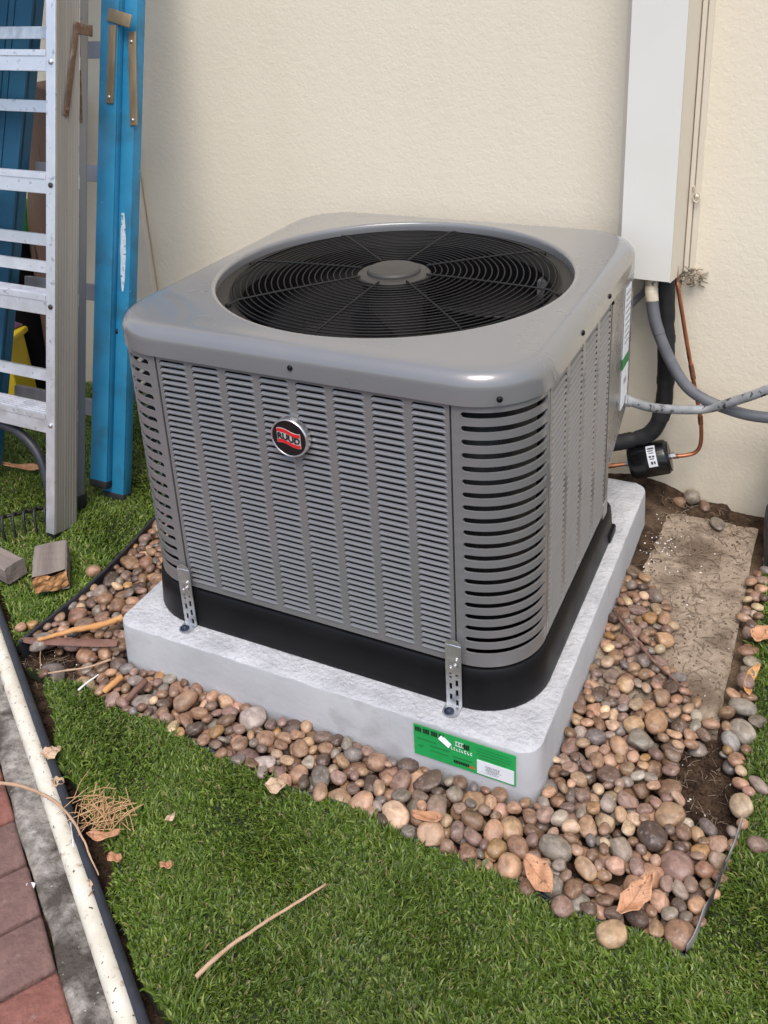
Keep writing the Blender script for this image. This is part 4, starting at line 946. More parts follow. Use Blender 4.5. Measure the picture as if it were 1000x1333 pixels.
blu = thing('step_ladder', 'tall blue fibreglass step ladder with bronze hinge bars leaning by the wall', 'ladder', (-1.172, .362, -.09), rot=(-.268, 0, 0))
TB = 2.1
# right rear rail: broad face to the front
b = MB(); b.b2(-.066, 0, .034, .038, .02, TB, .0015); b.b2(-.004, 0, .0382, .064, .02, TB, .0012); b.b2(-.066, -.062, .0382, .064, .02, TB, .0012); b.build('rear_rail', m_blue, blu, local=True, smooth=True, auto=40)
b = MB(); b.b2(-.067, .001, .033, .066, .004, .024, .003); b.build('rubber_foot', m_rubber, blu, local=True, smooth=True, auto=40)
# right front rail
b = MB(); b.b2(-.090, -.0365, .012, .018, .052, TB, .0028); b.b2(-.0405, -.0365, .0182, .033, .052, TB, .0012); b.b2(-.090, -.086, .0182, .033, .052, TB, .0012); b.build('rail', m_blue, blu, local=True, smooth=True, auto=40)
b = MB(); b.b2(-.091, -.0355, .011, .034, .036, .056, .003); b.build('rubber_foot', m_rubber, blu, local=True, smooth=True, auto=40)
# left rail leaning inwards to the top (ladder tapers)
for (dx, yy) in ((0, -.028),):
    b = MB(); V = []
    def tl(z): return -.392 + .107 * z
    for z in (.04, TB):
        for x, y in ((0, 0), (.004, 0), (.004, .03), (0, .03)): V.append((tl(z) + x, yy + y, z))
    b.add(V, [(0, 1, 2, 3), (4, 7, 6, 5), (0, 4, 5, 1), (1, 5, 6, 2), (2, 6, 7, 3), (3, 7, 4, 0)])
    for (xa, xb) in ((-.15, -.085), (-.080, -.062), (-.058, -.004), (-.004, .0)):
        V = []
        for z in (.04, TB):
            for x, y in ((xa, -.006 if xa > -.05 else -.002), (xb, -.006 if xa > -.05 else -.002), (xb, .006), (xa, .006)): V.append((tl(z) + x + .004, yy + y, z))
        b.add(V, [(0, 1, 2, 3), (4, 7, 6, 5), (0, 4, 5, 1), (1, 5, 6, 2), (2, 6, 7, 3), (3, 7, 4, 0)])
    b.build('rail', m_bluedk, blu, local=True)
for k in (.215, .505, .795, 1.085, 1.375):
    b = MB(); b.b2(-.392 + .107 * k + .012, -.092, .016, .019, k, k + .04, .001); b.b2(-.392 + .107 * k + .012, -.092, .0192, .032, k + .037, k + .04, .001); b.build('step', m_aludark if k < 1.1 else m_galv, blu, local=True)
# bronze hinge plate with two bars on the right rails
b = MB(); b.box((-.030, .0085, 1.175), (.072, .005, .030), Matrix.Rotation(.26, 3, 'Y'), .0024); b.build('hinge_plate', m_brassy, blu, local=True, smooth=True, auto=40)
b = MB(); b.box((-.0515, .0095, 1.07), (.0225, .0045, .18), Matrix.Rotation(.015, 3, 'Y'), .0018); b.build('hinge_bar', m_brassy, blu, local=True, smooth=True, auto=40)
b = MB(); b.box((-.004, .0315, 1.04), (.0225, .0045, .215), Matrix.Rotation(-.06, 3, 'Y'), .0018); b.build('hinge_bar', m_brassy, blu, local=True, smooth=True, auto=40)
for x, z in ((.001, .945), (-.010, 1.125)):
    b = MB(); b.lathe([(.0001, .003), (.0035, .0025), (.0042, 0)], (x, .029, z), 10, (0, -1, 0)); b.build('rivet', m_galv, blu, local=True, smooth=True)
b = MB(); b.lathe([(.0001, .003), (.0035, .0025), (.0042, 0)], (-.053, .007, .995), 10, (0, -1, 0)); b.build('rivet', m_galv, blu, local=True, smooth=True)
# scraped pale patch on the rail
b = MB(); rs = random.Random(4); n = 16; Lp = []; Rp = []
for i in range(n + 1):
    z = .535 + .19 * i / n; e = math.sin(PI * i / n) ** .6; Lp.append((-.031 - .002 * rs.random() + .004 * (1 - e) + .006 * (1 - i / n), z)); Rp.append((-.012 + .0015 * rs.random() - .006 * (1 - e) - .004 * i / n, z))
poly = Lp + Rp[::-1]; b.prism(poly, Matrix(((1, 0, 0, 0), (0, 0, -1, .0339), (0, 1, 0, 0), (0, 0, 0, 1))), .0005); b.build('paint_scrape', mat('scraped_paint', (.42, .50, .55), (.60, .66, .70), 120, .7, c3=(.03, .14, .25), scale3=90, thr3=(.58, .66)), blu, local=True)

# ---- things behind the ladders
b = MB(); Rp_ = Matrix.Rotation(-.055, 3, 'Y') @ Matrix.Rotation(.0, 3, 'X'); b.box((-1.772, .868, .385), (.088, .07, .98), Matrix.Rotation(.262, 3, 'Y'), .003); tag(b.build('wooden_post', m_brown), 'brown wooden post standing against the wall behind the ladders', 'post')
b = MB(); b.box((-1.462, .916, .30), (.085, .018, .80), None, .003); tag(b.build('cream_strip', m_cream), 'thin cream strip upright against the wall beside the blue ladder', 'board')  # thin upright cream strip, a little darker than the wall
t = thing('storage_crate', 'yellow plastic crate on the grass behind the ladders', 'crate', (-1.975, .72, -.09))
b = MB(); Rz = Matrix.Rotation(.35, 3, 'Z'); b.box((-1.975, .72, .03), (.30, .20, .22), Rz @ Matrix.Rotation(-.0, 3, 'X'), .012); b.build('bin', m_yellow, t, smooth=True, auto=40)
b = MB(); b.box((-1.975, .72, .145), (.325, .225, .022), Rz, .006); b.build('rim', m_yellow, t, smooth=True, auto=40)
b = MB(); n = 14; V = []
for j in range(n + 1):
    for i in range(n + 1):
        u, v = i / n, j / n; V.append((-2.11 + .28 * u, .63 + .2 * v, .16 + .07 * math.sin(u * PI) * math.sin(v * PI) + .02 * fbm(u * 2, v * 2, 3)))
b.add(V, [(j * (n + 1) + i, j * (n + 1) + i + 1, (j + 1) * (n + 1) + i + 1, (j + 1) * (n + 1) + i) for j in range(n) for i in range(n)])
o = b.build('cloth_bundle', m_purple, smooth=True); sm = o.modifiers.new('s', 'SOLIDIFY'); sm.thickness = .012; tag(o, 'crumpled purple cloth lying on the yellow crate', 'cloth')
t = thing('waste_bin', 'dark bin with bright green lid behind the wooden post', 'bin', (-1.93, .83, -.09))
b = MB(); b.lathe([(.0001, -.09), (.07, -.09), (.10, .42), (.0001, .42)], (-1.90, .82, 0), 24); b.build('drum', m_dark, t, smooth=True, auto=40)
b = MB(); b.lathe([(.106, .42), (.108, .44), (.105, .50), (.09, .53), (.0001, .54)], (-1.90, .82, 0), 24); b.build('lid', m_gcap, t, smooth=True, auto=40)

# rake head
rk = thing('rake', 'rusty bow rake head lying on the grass beside the ladder foot', 'rake', (-1.34, .19, -.09))
A = Vector((-1.44, .07, -.047)); B = Vector((-1.268, .262, -.047)); b = MB(); b.tube([A, B], .0042, 8); b.build('head_bar', m_iron, rk, smooth=True)
dv = (B - A).normalized(); sd_ = Vector((.55, -.62, 0))
for k in range(11):
    c = A + (B - A) * ((k + .3) / 10.7); b = MB(); b.tube(smoothcurve([c, c + Vector((.004, -.010, .010)), c + Vector((.014, -.024, .008)), c + Vector((.020, -.032, -.012)), c + Vector((.022, -.034, -.046))], 3), [.0034] * 12 + [.002], 6); b.build('tine', m_iron, rk, smooth=True)
b = MB(); b.tube(smoothcurve([A + Vector((.03, .03, .004)), Vector((-1.45, .22, -.03)), Vector((-1.62, .36, -.02)), Vector((-1.9, .5, -.04))], 6), .009, 8); b.build('handle', m_wood, rk, smooth=True)

# wood blocks
def block(loc, size, rz, label, seed, endcap, tilt=(0, 0)):
    t = thing('wood_block', label, 'wood block', loc, 'broken timber offcuts on the grass', rot=(tilt[0], tilt[1], rz))
    sx, sy, sz = size; b = MB(); n = 10; rs = random.Random(seed); V = []
    for j in range(n + 1):
        y = -sy / 2 + sy * j / n; 
        for (x, z) in ((-sx / 2, 0.0), (-sx / 2 + .003, -.003), (sx / 2 - .003, -.003), (sx / 2, 0), (sx / 2, sz - .004), (sx / 2 - .004, sz), (0, sz + .0012), (-sx / 2 + .004, sz), (-sx / 2, sz - .004)):
            V.append((x + rs.uniform(-.0007, .0007), y + (rs.uniform(-.006, .004) if j == 0 and endcap else 0), z + rs.uniform(-.0006, .0006)))
    m = 9; b.add(V, [(j * m + i, j * m + (i + 1) % m, (j + 1) * m + (i + 1) % m, (j + 1) * m + i) for j in range(n) for i in range(m)]); b.f.append(tuple(range(n * m, (n + 1) * m))); 
    if not endcap: b.f.append(tuple(range(m - 1, -1, -1)))
    b.build('timber', m_wood, t, local=True)
    if endcap:
        b = MB(); gx, gz_ = 9, 6; V = []
        for j in range(gz_ + 1):
            for i in range(gx + 1): V.append((-sx / 2 + .001 + (sx - .002) * i / gx, -sy / 2 - .001 - rs.uniform(0, .007) + .004 * math.sin(i * .9), .001 + (sz - .003) * j / gz_))
        b.add(V, [(j * (gx + 1) + i, j * (gx + 1) + i + 1, (j + 1) * (gx + 1) + i + 1, (j + 1) * (gx + 1) + i) for j in range(gz_) for i in range(gx)]); b.build('split_end', m_woodend, t, local=True)
block((-1.098, .082, -.075), (.072, .118, .042), .74, 'weathered grey wood block with a raw orange split end', 2, True)
block((-1.232, .052, -.076), (.05, .14, .038), 1.42, 'short grey wood offcut cut by the left edge of the picture', 6, False)

# ================================================================== EDGING, PIPE, FABRIC
def edging(poly, ztop, h, th, name, label, bead=.0, m_=m_edge, wob=.0):
    cv = smoothcurve([(x, y, 0) for x, y in poly], 5); b = MB(); V = []; n = len(cv)
    for i, c in enumerate(cv):
        d = (cv[min(i + 1, n - 1)] - cv[max(i - 1, 0)]).normalized(); nn = Vector((-d.y, d.x, 0)); dz = wob * fbm(c.x, c.y, 9, 3)
        lean = .006 * fbm(c.x + 3, c.y, 6, 2) if wob else 0
        V += [c + nn * (th / 2 + lean) + Vector((0, 0, ztop + dz)), c - nn * (th / 2 - lean) + Vector((0, 0, ztop + dz)), c - nn * th / 2 + Vector((0, 0, ztop - h)), c + nn * th / 2 + Vector((0, 0, ztop - h))]
    b.add(V, [(4 * i + k, 4 * i + (k + 1) % 4, 4 * (i + 1) + (k + 1) % 4, 4 * (i + 1) + k) for i in range(n - 1) for k in range(4)]); b.f += [(0, 1, 2, 3), (4 * n - 1, 4 * n - 2, 4 * n - 3, 4 * n - 4)]
    if bead: b.tube([c + Vector((0, 0, ztop + wob * fbm(c.x, c.y, 9, 3))) for c in cv], bead, 8)
    return tag(b.build(name, m_, smooth=True, auto=50), label, 'edging')
edging([(a + .002, c) for a, c in BED_LEFT], -.078, .05, .004, 'lawn_edging', 'black plastic lawn edging on the left side of the pebble bed', .0038, wob=.004)
edging([(a, c + .004) for a, c in TURF_FRONT[6:]], -.0945, .035, .004, 'lawn_edging', 'black plastic edging half hidden between the front lawn and the pebbles', .003, wob=.004)
edging([tuple(kp(t, -.656)) for t in np.arange(-2.0, 1.9, .12)], -.080, .05, .004, 'lawn_edging', 'black rubber edging strip running alongside the white pipe', .0072, wob=.003)
edging([(.286, -.213), (.292, -.196), (.297, -.172), (.300, -.152), (.307, -.128), (.311, -.100), (.318, -.06), (.324, -.02), (.330, .02)], -.070, .05, .0016, 'weed_fabric', 'torn grey weed fabric standing up at the right corner of the bed', 0, m_fabric, wob=.012)
edging([(.336, .10), (.318, .121), (.327, .152), (.333, .223), (.315, .32), (.300, .416), (.305, .52), (.314, .622)], -.10, .03, .003, 'lawn_edging', 'black edging beside the slab at the right lawn', .002, wob=.004)
b = MB(); pts = [(*kp(t, -.6735 + .0016 * math.sin(t * 5)), -.0895) for t in np.arange(-2.0, 1.95, .1)]; b.tube(smoothcurve(pts, 3), .0150, 20)
tag(b.build('pvc_pipe', m_pvc, smooth=True), 'long dirty white PVC pipe lying between the kerb and the lawn', 'pipe')
t = thing('downspout', 'dark grey corner of a downspout outlet at the right picture edge', 'downspout', (.33, .78, -.12))
b = MB(); Rz = Matrix.Rotation(.12, 3, 'Z') @ Matrix.Rotation(.35, 3, 'X'); b.box((.335, .76, -.060), (.085, .15, .075), Rz, .01); b.build('outlet', m_edge, t, smooth=True, auto=40)
b = MB(); b.box((.335, .835, .04), (.08, .06, .19), Matrix.Rotation(.12, 3, 'Z') @ Matrix.Rotation(-.45, 3, 'X'), .01); b.build('elbow', m_edge, t, smooth=True, auto=40)

# ================================================================== PEBBLES
PAL = [('tan', (.47, .335, .245)), ('brown', (.29, .195, .14)), ('mauve brown', (.31, .235, .215)), ('grey', (.31, .295, .285)), ('blue grey', (.25, .255, .275)), ('cream', (.60, .50, .385)), ('golden', (.50, .33, .17)), ('dark brown', (.14, .11, .096)), ('pinkish', (.48, .345, .285)), ('pale grey', (.46, .445, .435))]
PW = np.array([.21, .20, .20, .11, .035, .06, .03, .07, .065, .02]); PW /= PW.sum()
def pebble_variant(seed):
    bm = bmesh.new(); bmesh.ops.create_icosphere(bm, subdivisions=3, radius=1); r = random.Random(seed)
    ex = r.uniform(.78, 1.0); lob = [(Vector((r.gauss(0, 1), r.gauss(0, 1), r.gauss(0, 1))).normalized(), r.uniform(-.16, .16)) for _ in range(5)]
    cuts = [(Vector((r.gauss(0, 1), r.gauss(0, 1), r.gauss(0, .8))).normalized(), r.uniform(.62, .85)) for _ in range(r.choice((0, 1, 2, 3, 4)))]
    for v in bm.verts:
        p_ = v.co.copy(); q_ = Vector([math.copysign(abs(c) ** ex, c) for c in p_]); f = 1 + sum(a * max(0, d.dot(p_)) ** 2 for d, a in lob) + .045 * mnoise.noise(p_ * 1.7 + Vector((seed * 3.7, 0, 0)))
        q_ = q_ * f
        for d, h in cuts:
            e = q_.dot(d) - h
            if e > 0: q_ = q_ - d * e * .8
        v.co = q_
    me = bpy.data.meshes.new('pebble'); bm.to_mesh(me); bm.free(); me.shade_smooth(); return me
m_peb = pebble_mat(False); m_pebmix = pebble_mat(True)
PVAR = [pebble_variant(s) for s in range(22)]
for me in PVAR: me.materials.append(m_peb)
# heap them: drop each stone on a height field, keep the lowest of some trial spots
GX0, GY0, RES = -1.12, -.27, .004; NXG, NYG = int(1.6 / RES), int(1.25 / RES)
gx = GX0 + np.arange(NXG) * RES; gy = GY0 + np.arange(NYG) * RES
GXX, GYY = np.meshgrid(gx, gy, indexing='ij')
HF = np.full((NXG, NYG), -.119); OWN = np.full((NXG, NYG), -1)
HF[pip(GXX, GYY, SLAB)] = -.099
HF[pip(GXX, GYY, DIRT)] = -.095
x0, x1, y0, y1 = PAD
padmask = (GXX > x0) & (GXX < x1) & (GYY > y0) & (GYY < y1); HF[padmask] = .05
inbed = pip(GXX, GYY, BED)
ZONES = []
ok = inbed & ~padmask & ~pip(GXX, GYY, DIRT) & ~pip(GXX, GYY, SOIL_R) & ~pip(GXX, GYY, SOIL_L)
ok &= ~((GXX < -.8) & (GYY > .62)) & ~((GYY > .79))
strip_r = inbed & (GXX > .278) & (((GYY > .17) & (GYY < .30)) | ((GYY > .50) & (GYY < .66)))
cells = np.argwhere(ok | strip_r)
HF[~inbed & ~padmask] = -.093
stones = []
def drop(cx, cy, a, bb, c, yaw, commit=True):
    R_ = max(a, bb); i0, i1 = int((cx - R_ - GX0) / RES), int((cx + R_ - GX0) / RES) + 2; j0, j1 = int((cy - R_ - GY0) / RES), int((cy + R_ - GY0) / RES) + 2
    if i0 < 0 or j0 < 0 or i1 >= NXG or j1 >= NYG: return None
    X = GXX[i0:i1, j0:j1] - cx; Y = GYY[i0:i1, j0:j1] - cy; ca, sa = math.cos(yaw), math.sin(yaw)
    u = (X * ca + Y * sa) / a; v = (-X * sa + Y * ca) / bb; r2 = u * u + v * v; k = r2 < .97
    if not k.any(): return None
    hh_ = c * np.sqrt(np.maximum(0, 1 - r2)); sub = HF[i0:i1, j0:j1]
    z = (sub + hh_)[k]
    zc = np.partition(z, -3)[-3] if len(z) > 8 else z.max()      # lets stones bed slightly into each other
    return zc, (i0, i1, j0, j1), k, hh_
tries = 0; target = 2300
while len(stones) < target and tries < 9000:
    tries += 1
    a = min(.0255, max(.0090, rng.lognormal(math.log(.0158), .26))); bb = a * rng.uniform(.66, .96); c = bb * rng.uniform(.52, .82)
    best = None
    for _ in range(9):
        ci = cells[rng.integers(len(cells))] if _ == 0 or best is None else None
        if ci is not None: cx, cy = GX0 + ci[0] * RES + rng.uniform(0, RES), GY0 + ci[1] * RES + rng.uniform(0, RES)
        else: cx, cy = best[1] + rng.normal(0, .02), best[2] + rng.normal(0, .02)
        i, j = int((cx - GX0) / RES), int((cy - GY0) / RES)
        if not (0 <= i < NXG and 0 <= j < NYG) or not (ok[i, j] or strip_r[i, j]): continue
        yaw = rng.uniform(0, PI); d = drop(cx, cy, a, bb, c, yaw)
        if d is None: continue
        if best is None or d[0] < best[0]: best = (d[0], cx, cy, yaw, d)
    if best is None: continue
    lim = -.086 if best[2] < .25 else -.088
    if best[1] > .05: lim = -.083
    if best[0] > lim: continue
    zc, cx, cy, yaw, d = best; (i0, i1, j0, j1), k, h_ = d[1], d[2], d[3]
    top = zc + h_; sub = HF[i0:i1, j0:j1]; up = k & (top > sub); sub[up] = top[up]; OWN[i0:i1, j0:j1][up] = len(stones)
    stones.append((cx, cy, zc, a, bb, c, yaw, int(rng.choice(len(PAL), p=PW)), rng.uniform(.72, 1.38)))
cntv = np.bincount(OWN[OWN >= 0], minlength=len(stones)).astype(float)
camp = np.array(cam.location)
for i, s_ in enumerate(stones):
    dist = np.linalg.norm(np.array(s_[:3]) - camp); cntv[i] /= dist ** 2
    if s_[1] > .55 and s_[0] < -.79: cntv[i] *= .2
order = np.argsort(-cntv); single = set(order[:286].tolist())
def tint(ci, k): 
    c = PAL[ci][1]; return tuple(min(.75, v * w_ * k * random.uniform(.95, 1.05)) for v, w_ in zip(c, (.75, .635, .52)))
mixv = []; mixf = []; mixc = []
ico = bmesh.new(); bmesh.ops.create_icosphere(ico, subdivisions=2, radius=1); IV = np.array([v.co[:] for v in ico.verts]); IF = np.array([[v.index for v in f.verts] for f in ico.faces]); ico.free()
LAND = [((-.785, -.12), 'the left front corner of the pad'), ((-.66, -.12), 'the strap at the left'), ((-.52, -.12), 'the left half of the pad front'), ((-.38, -.12), 'the middle of the pad front'), ((-.25, -.12), 'the right half of the pad front'),
        ((-.12, -.12), 'the green end of the sticker'), ((-.02, -.12), 'the white end of the sticker'), ((.05, -.06), 'the right front corner of the pad'), ((.084, -.20), 'the broad orange leaf'), ((.214, -.178), 'the upright orange leaf'), ((.27, -.16), 'the torn fabric'),
        ((.21, .03), 'the bare soil patch'), ((.13, -.06), 'the middle of the right heap'), ((.10, .05), 'the right side of the pad'), ((.16, .16), 'the front end of the slab'), ((.10, .24), 'the dark twig by the slab'), ((.09, .38), 'the upper end of the dark twig'), ((.08, .52), 'the damp soil by the slab'),
        ((-.87, -.02), 'the orange bark strip'), ((-.94, .02), 'the bend of the left edging'), ((-.9, .12), 'the middle of the left bed'), ((-.97, .2), 'the left edging farther back'), ((-.88, .3), 'the left side of the unit'), ((-.95, .45), 'the far end of the left bed'), ((-.84, .05), 'the left edge of the pad'), ((.30, .24), 'the front right corner of the slab'), ((.30, .57), 'the back right part of the slab'), ((-.83, -.12), 'the pale splinter')]
def zone(x, y):
    nm = min(LAND, key=lambda q: (q[0][0] - x) ** 2 + (q[0][1] - y) ** 2)[1]
    dp = max(PAD[0] - x, x - PAD[1], PAD[2] - y, y - PAD[3])
    yl = min(math.hypot(px_ - x, py_ - y) for px_, py_ in TURF_FRONT + BED_RIGHT)
    row = 'touching the pad' if dp < .028 else 'at the lawn edge' if yl < .03 else 'lying'
    return f'{row} near {nm}'
def pebble(loc, a, bb, c, rot, ci, k, label, group='river pebbles around the pad'):
    o = bpy.data.objects.new('pebble', PVAR[random.randrange(len(PVAR))]); COL.objects.link(o); o.location = loc; o.scale = (a, bb, c); o.rotation_euler = rot; col = tint(ci, k); o.color = (*col, 1)
    return tag(o, label, 'pebble', group)
nsing = 0
for i, (cx, cy, zc, a, bb, c, yaw, ci, k) in enumerate(stones):
    rot = (rng.normal(0, .22), rng.normal(0, .22), yaw)
    if i in single:
        size = 'large ' if a > .0225 else 'small ' if a < .0135 else ''; shape = 'long ' if bb / a < .74 else 'round ' if bb / a > .88 else 'oval '
        pebble((cx, cy, zc), a, bb, c, rot, ci, k, f'{size}{shape}{PAL[ci][0]} pebble {zone(cx, cy)}')
    else:
        Rm = np.array(Euler(rot).to_matrix()); lob = 1 + .10 * np.sin(IV @ rng.normal(0, 1.6, 3) + rng.uniform(0, 6)); v = (IV * lob[:, None] * [a, bb, c]) @ Rm.T + [cx, cy, zc]
        mixf.append(IF + sum(len(q) for q in mixv)); mixv.append(v); mixc.append(np.repeat([[*tint(ci, k), 1]], len(v), 0))
if mixv:
    Vm = np.concatenate(mixv); Fm = np.concatenate(mixf); Cm = np.concatenate(mixc)
    me = bpy.data.meshes.new('pebbles'); me.from_pydata(Vm.tolist(), [], Fm.tolist()); at = me.attributes.new('tint', 'FLOAT_COLOR', 'POINT'); at.data.foreach_set('color', Cm.ravel().astype(np.float32)); me.shade_smooth(); me.materials.append(m_pebmix)
    o = bpy.data.objects.new('pebbles', me); COL.objects.link(o); tag(o, 'lower layer of small brown river pebbles filling the bed', 'pebbles', kind='stuff')
print('pebbles', len(stones), 'tries', tries)
LONE = [((.194, -.231, -.079), .021, .018, .013, .6, 0, 1.35, 'single tan pebble lying on the front lawn below the orange leaf'),
        ((.346, .101, -.085), .022, .012, .010, -.5, 3, 1.2, 'long grey pebble lying on the right lawn'),
        ((.356, -.011, -.084), .016, .0125, .010, .3, 2, .9, 'mauve brown pebble on the right lawn near the picture edge'),
        ((-.902, -.130, -.106), .028, .021, .015, .35, 4, 1.0, 'smooth blue grey oval pebble on bare soil at the left corner'),
        ((-1.038, -.073, -.083), .012, .010, .009, 1.0, 0, 1.2, 'small tan pebble outside the left edging, farther from the bed'),
        ((-1.022, -.058, -.083), .012, .010, .009, .2, 6, 1.2, 'small golden pebble outside the left edging, close to it'),
        ((-1.026, .128, -.080), .017, .012, .012, .9, 0, 1.05, 'tan pebble on the grass against the outside of the left edging'),
        ((.095, .893, -.098), .019, .016, .014, .1, 1, 1.1, 'brown pebble at the foot of the wall behind the slab'),
        ((.120, .908, -.085), .019, .017, .016, .4, 3, 1.2, 'grey pebble resting highest against the foot of the wall'),
        ((.190, .826, -.092), .017, .031, .008, .3, 3, .9, 'flat grey stone lying on the back of the slab'),
        ((.06, .905, -.094), .020, .014, .011, 1.4, 7, 1.0, 'dark pebble by the wall behind the pad'),
        ((.255, .006, -.108), .0115, .011, .008, .4, 9, 1.6, 'small round white pebble on bare soil at the right'),
        ((.284, .012, -.107), .0165, .011, .009, 2.4, 4, .95, 'blue grey pebble on bare soil next to the white one'),
        ((.150, .905, -.103), .020, .013, .010, 2.0, 2, .9, 'mauve brown pebble between wall and slab')]
for loc, a, bb, c, yaw, ci, k, lab_ in LONE: pebble(loc, a, bb, c, (random.uniform(-.15, .15), random.uniform(-.15, .15), yaw), ci, k, lab_)

# ================================================================== LITTER
def leaf(loc, ln, wd, yaw, m_, label, curl=.4, lobes=0, tilt=(0, 0), seed=0):
    rs = random.Random(seed); n, m = 10, 6; V = []
    for i in range(n + 1):
        u = i / n; hw = wd / 2 * (math.sin(PI * min(1, u * .96 + .04)) ** .7) * (1 + lobes * math.sin(u * 19 + seed))
        for j in range(m + 1):
            v = j / m * 2 - 1; V.append(((u - .5) * ln, v * hw + .1 * wd * math.sin(u * 3 + seed), curl * ln * ((u - .5) ** 2) + curl * .6 * wd * v * v * .5 + .003 * math.sin(u * 9 + v * 2 + seed)))
    b = MB(); b.add(V, [(i * (m + 1) + j, i * (m + 1) + j + 1, (i + 1) * (m + 1) + j + 1, (i + 1) * (m + 1) + j) for i in range(n) for j in range(m)])
    o = b.build('dead_leaf', m_, smooth=True); sm = o.modifiers.new('s', 'SOLIDIFY'); sm.thickness = .0007; o.location = loc; o.rotation_euler = (tilt[0], tilt[1], yaw)
    return tag(o, label, 'leaf')
leaf((.084, -.200, -.066), .060, .036, -.55, m_leaf_o, 'broad orange dead leaf at the pebble edge of the front lawn', .3, .05, (.25, .1), 1)
leaf((.214, -.178, -.062), .070, .030, 1.15, m_leaf_o, 'upright orange dead leaf among pebbles near the lower corner', .5, .15, (.1, -.35), 2)
leaf((-.342, -.212, -.068), .034, .026, .5, m_leaf_t, 'pale tan leaf on the front lawn below the pad', .3, .1, (.2, 0), 3)
leaf((-.53, -.398, -.066), .05, .016, .45, m_leaf_o, 'narrow orange brown leaf beside the straw clump', .6, .05, (0, 0), 4)
leaf((-.492, -.42, -.068), .022, .016, .1, m_leaf_o, 'small orange leaf scrap on the lawn below the straw clump', .4, .1, (0, .2), 5)
leaf((-.413, -.399, -.068), .020, .012, .3, m_leaf_o, 'tiny bright orange leaf scrap in the front lawn', .4, 0, (0, 0), 6)
leaf((.318, .446, -.072), .062, .034, 1.2, m_leaf_o, 'orange dead leaf on the right lawn by the slab', .4, .12, (.1, 0), 7)
leaf((.305, .328, -.085), .09, .022, 1.5, m_bark_o, 'long curled orange leaf standing between slab and right lawn', .5, .05, (.8, 0), 8)
leaf((-.727, -.306, -.068), .034, .022, .9, m_leaf_t, 'crumpled tan leaf by the black rubber edging', .5, .2, (.3, 0), 9)
leaf((-.676, -.342, -.075), .022, .016, .2, m_leaf_t, 'small tan leaf in the gap beside the rubber edging', .5, .2, (.3, 0), 10)
leaf((-.498, -.468, -.08), .028, .015, -.9, m_leaf_t, 'grey tan leaf in the gap below the straw clump', .5, .1, (.3, 0), 11)
leaf((-.10, -.165, -.078), .05, .018, .2, m_leaf_o, 'curled orange leaf among pebbles in front of the sticker', .6, .05, (.2, 0), 12)
leaf((-1.50, .40, -.066), .14, .028, .25, m_leaf_o, 'long orange brown leaf under the ladder steps', .25, .03, (0, 0), 13)
leaf((.02, .83, -.02), .05, .018, .4, m_leaf_t, 'pale leaf lying at the back corner of the pad', .4, .1, (0, 0), 14) if False else None
leaf((-.46, -.33, -.068), .02, .010, 1.4, m_leaf_t, 'tiny grey leaf scrap in the middle of the front lawn', .4, 0, (.2, 0), 15)
def stick(pts, r0, r1, m_, name, label, cat, n=8, k=6):
    cv = smoothcurve(pts, k); q_ = len(cv); b = MB(); cv = [c + Vector((fbm(c.x, c.y, 60, 2), fbm(c.y, c.x, 60, 2), 0)) * r0 * .35 for c in cv]; b.tube(cv, [(r0 + (r1 - r0) * i / (q_ - 1)) * (1 + .28 * fbm(i * .31, r0 * 900, 1, 3)) for i in range(q_)], n); return tag(b.build(name, m_, smooth=True), label, cat)
stick([(-.278, -.512, -.070), (-.262, -.47, -.066), (-.235, -.42, -.064), (-.209, -.373, -.066), (-.186, -.330, -.068)], .0030, .0017, m_twig, 'twig', 'straight tan twig lying on the front lawn', 'twig')
stick([(-.80, -.392, -.085), (-.757, -.389, -.066), (-.70, -.385, -.055), (-.634, -.389, -.052), (-.58, -.405, -.055), (-.535, -.428, -.066), (-.500, -.447, -.075)], .0036, .0010, m_twig, 'twig', 'curved reddish twig lying across the white pipe', 'twig')
stick([(.06, .40, -.074), (.10, .35, -.068), (.145, .303, -.072), (.19, .277, -.082), (.219, .257, -.088)], .0032, .0014, m_stick, 'twig', 'thin dark twig across the pebbles beside the slab', 'twig')
stick([(-.965, -.098, -.072), (-.935, -.078, -.066), (-.904, -.053, -.062), (-.87, -.030, -.060), (-.845, -.004, -.058), (-.836, .008, -.056)], .0040, .0072, m_bark_o, 'bark_strip', 'twisted orange bark strip above the red brown stick', 'bark', 8)
b = MB(); V = []; C0 = Vector((-1.006, -.106, -.080)); C1 = Vector((-.806, -.046, -.070)); dd_ = (C1 - C0); nn = Vector((-dd_.y, dd_.x, 0)).normalized()
prof_ = [(0, .001), (.06, .006), (.14, .0095), (.22, .010), (.3, .0105), (.4, .0112), (.5, .0105), (.6, .0112), (.7, .0115), (.8, .0108), (.9, .0105), (.98, .009), (1, .006)]
for u, hw in prof_:
    c = C0 + dd_ * u
    for s_, z_ in ((-1, 0), (-.5, .0045), (.5, .005), (1, 0), (.5, -.003), (-.5, -.003)): V.append(c + nn * hw * s_ * (1 + .1 * fbm(u * 5, s_, 1, 2)) + Vector((0, 0, z_ + .002 * fbm(u * 6, s_ * 3, 1, 2))))
m6 = 6; b.add(V, [(i * m6 + k, i * m6 + (k + 1) % m6, (i + 1) * m6 + (k + 1) % m6, (i + 1) * m6 + k) for i in range(len(prof_) - 1) for k in range(m6)]); b.f += [tuple(range(5, -1, -1)), tuple(range((len(prof_) - 1) * 6, len(prof_) * 6))]
tag(b.build('bark_strip', m_stick, smooth=True, auto=40), 'flat red brown stick with pointed left end on the pebbles', 'bark')
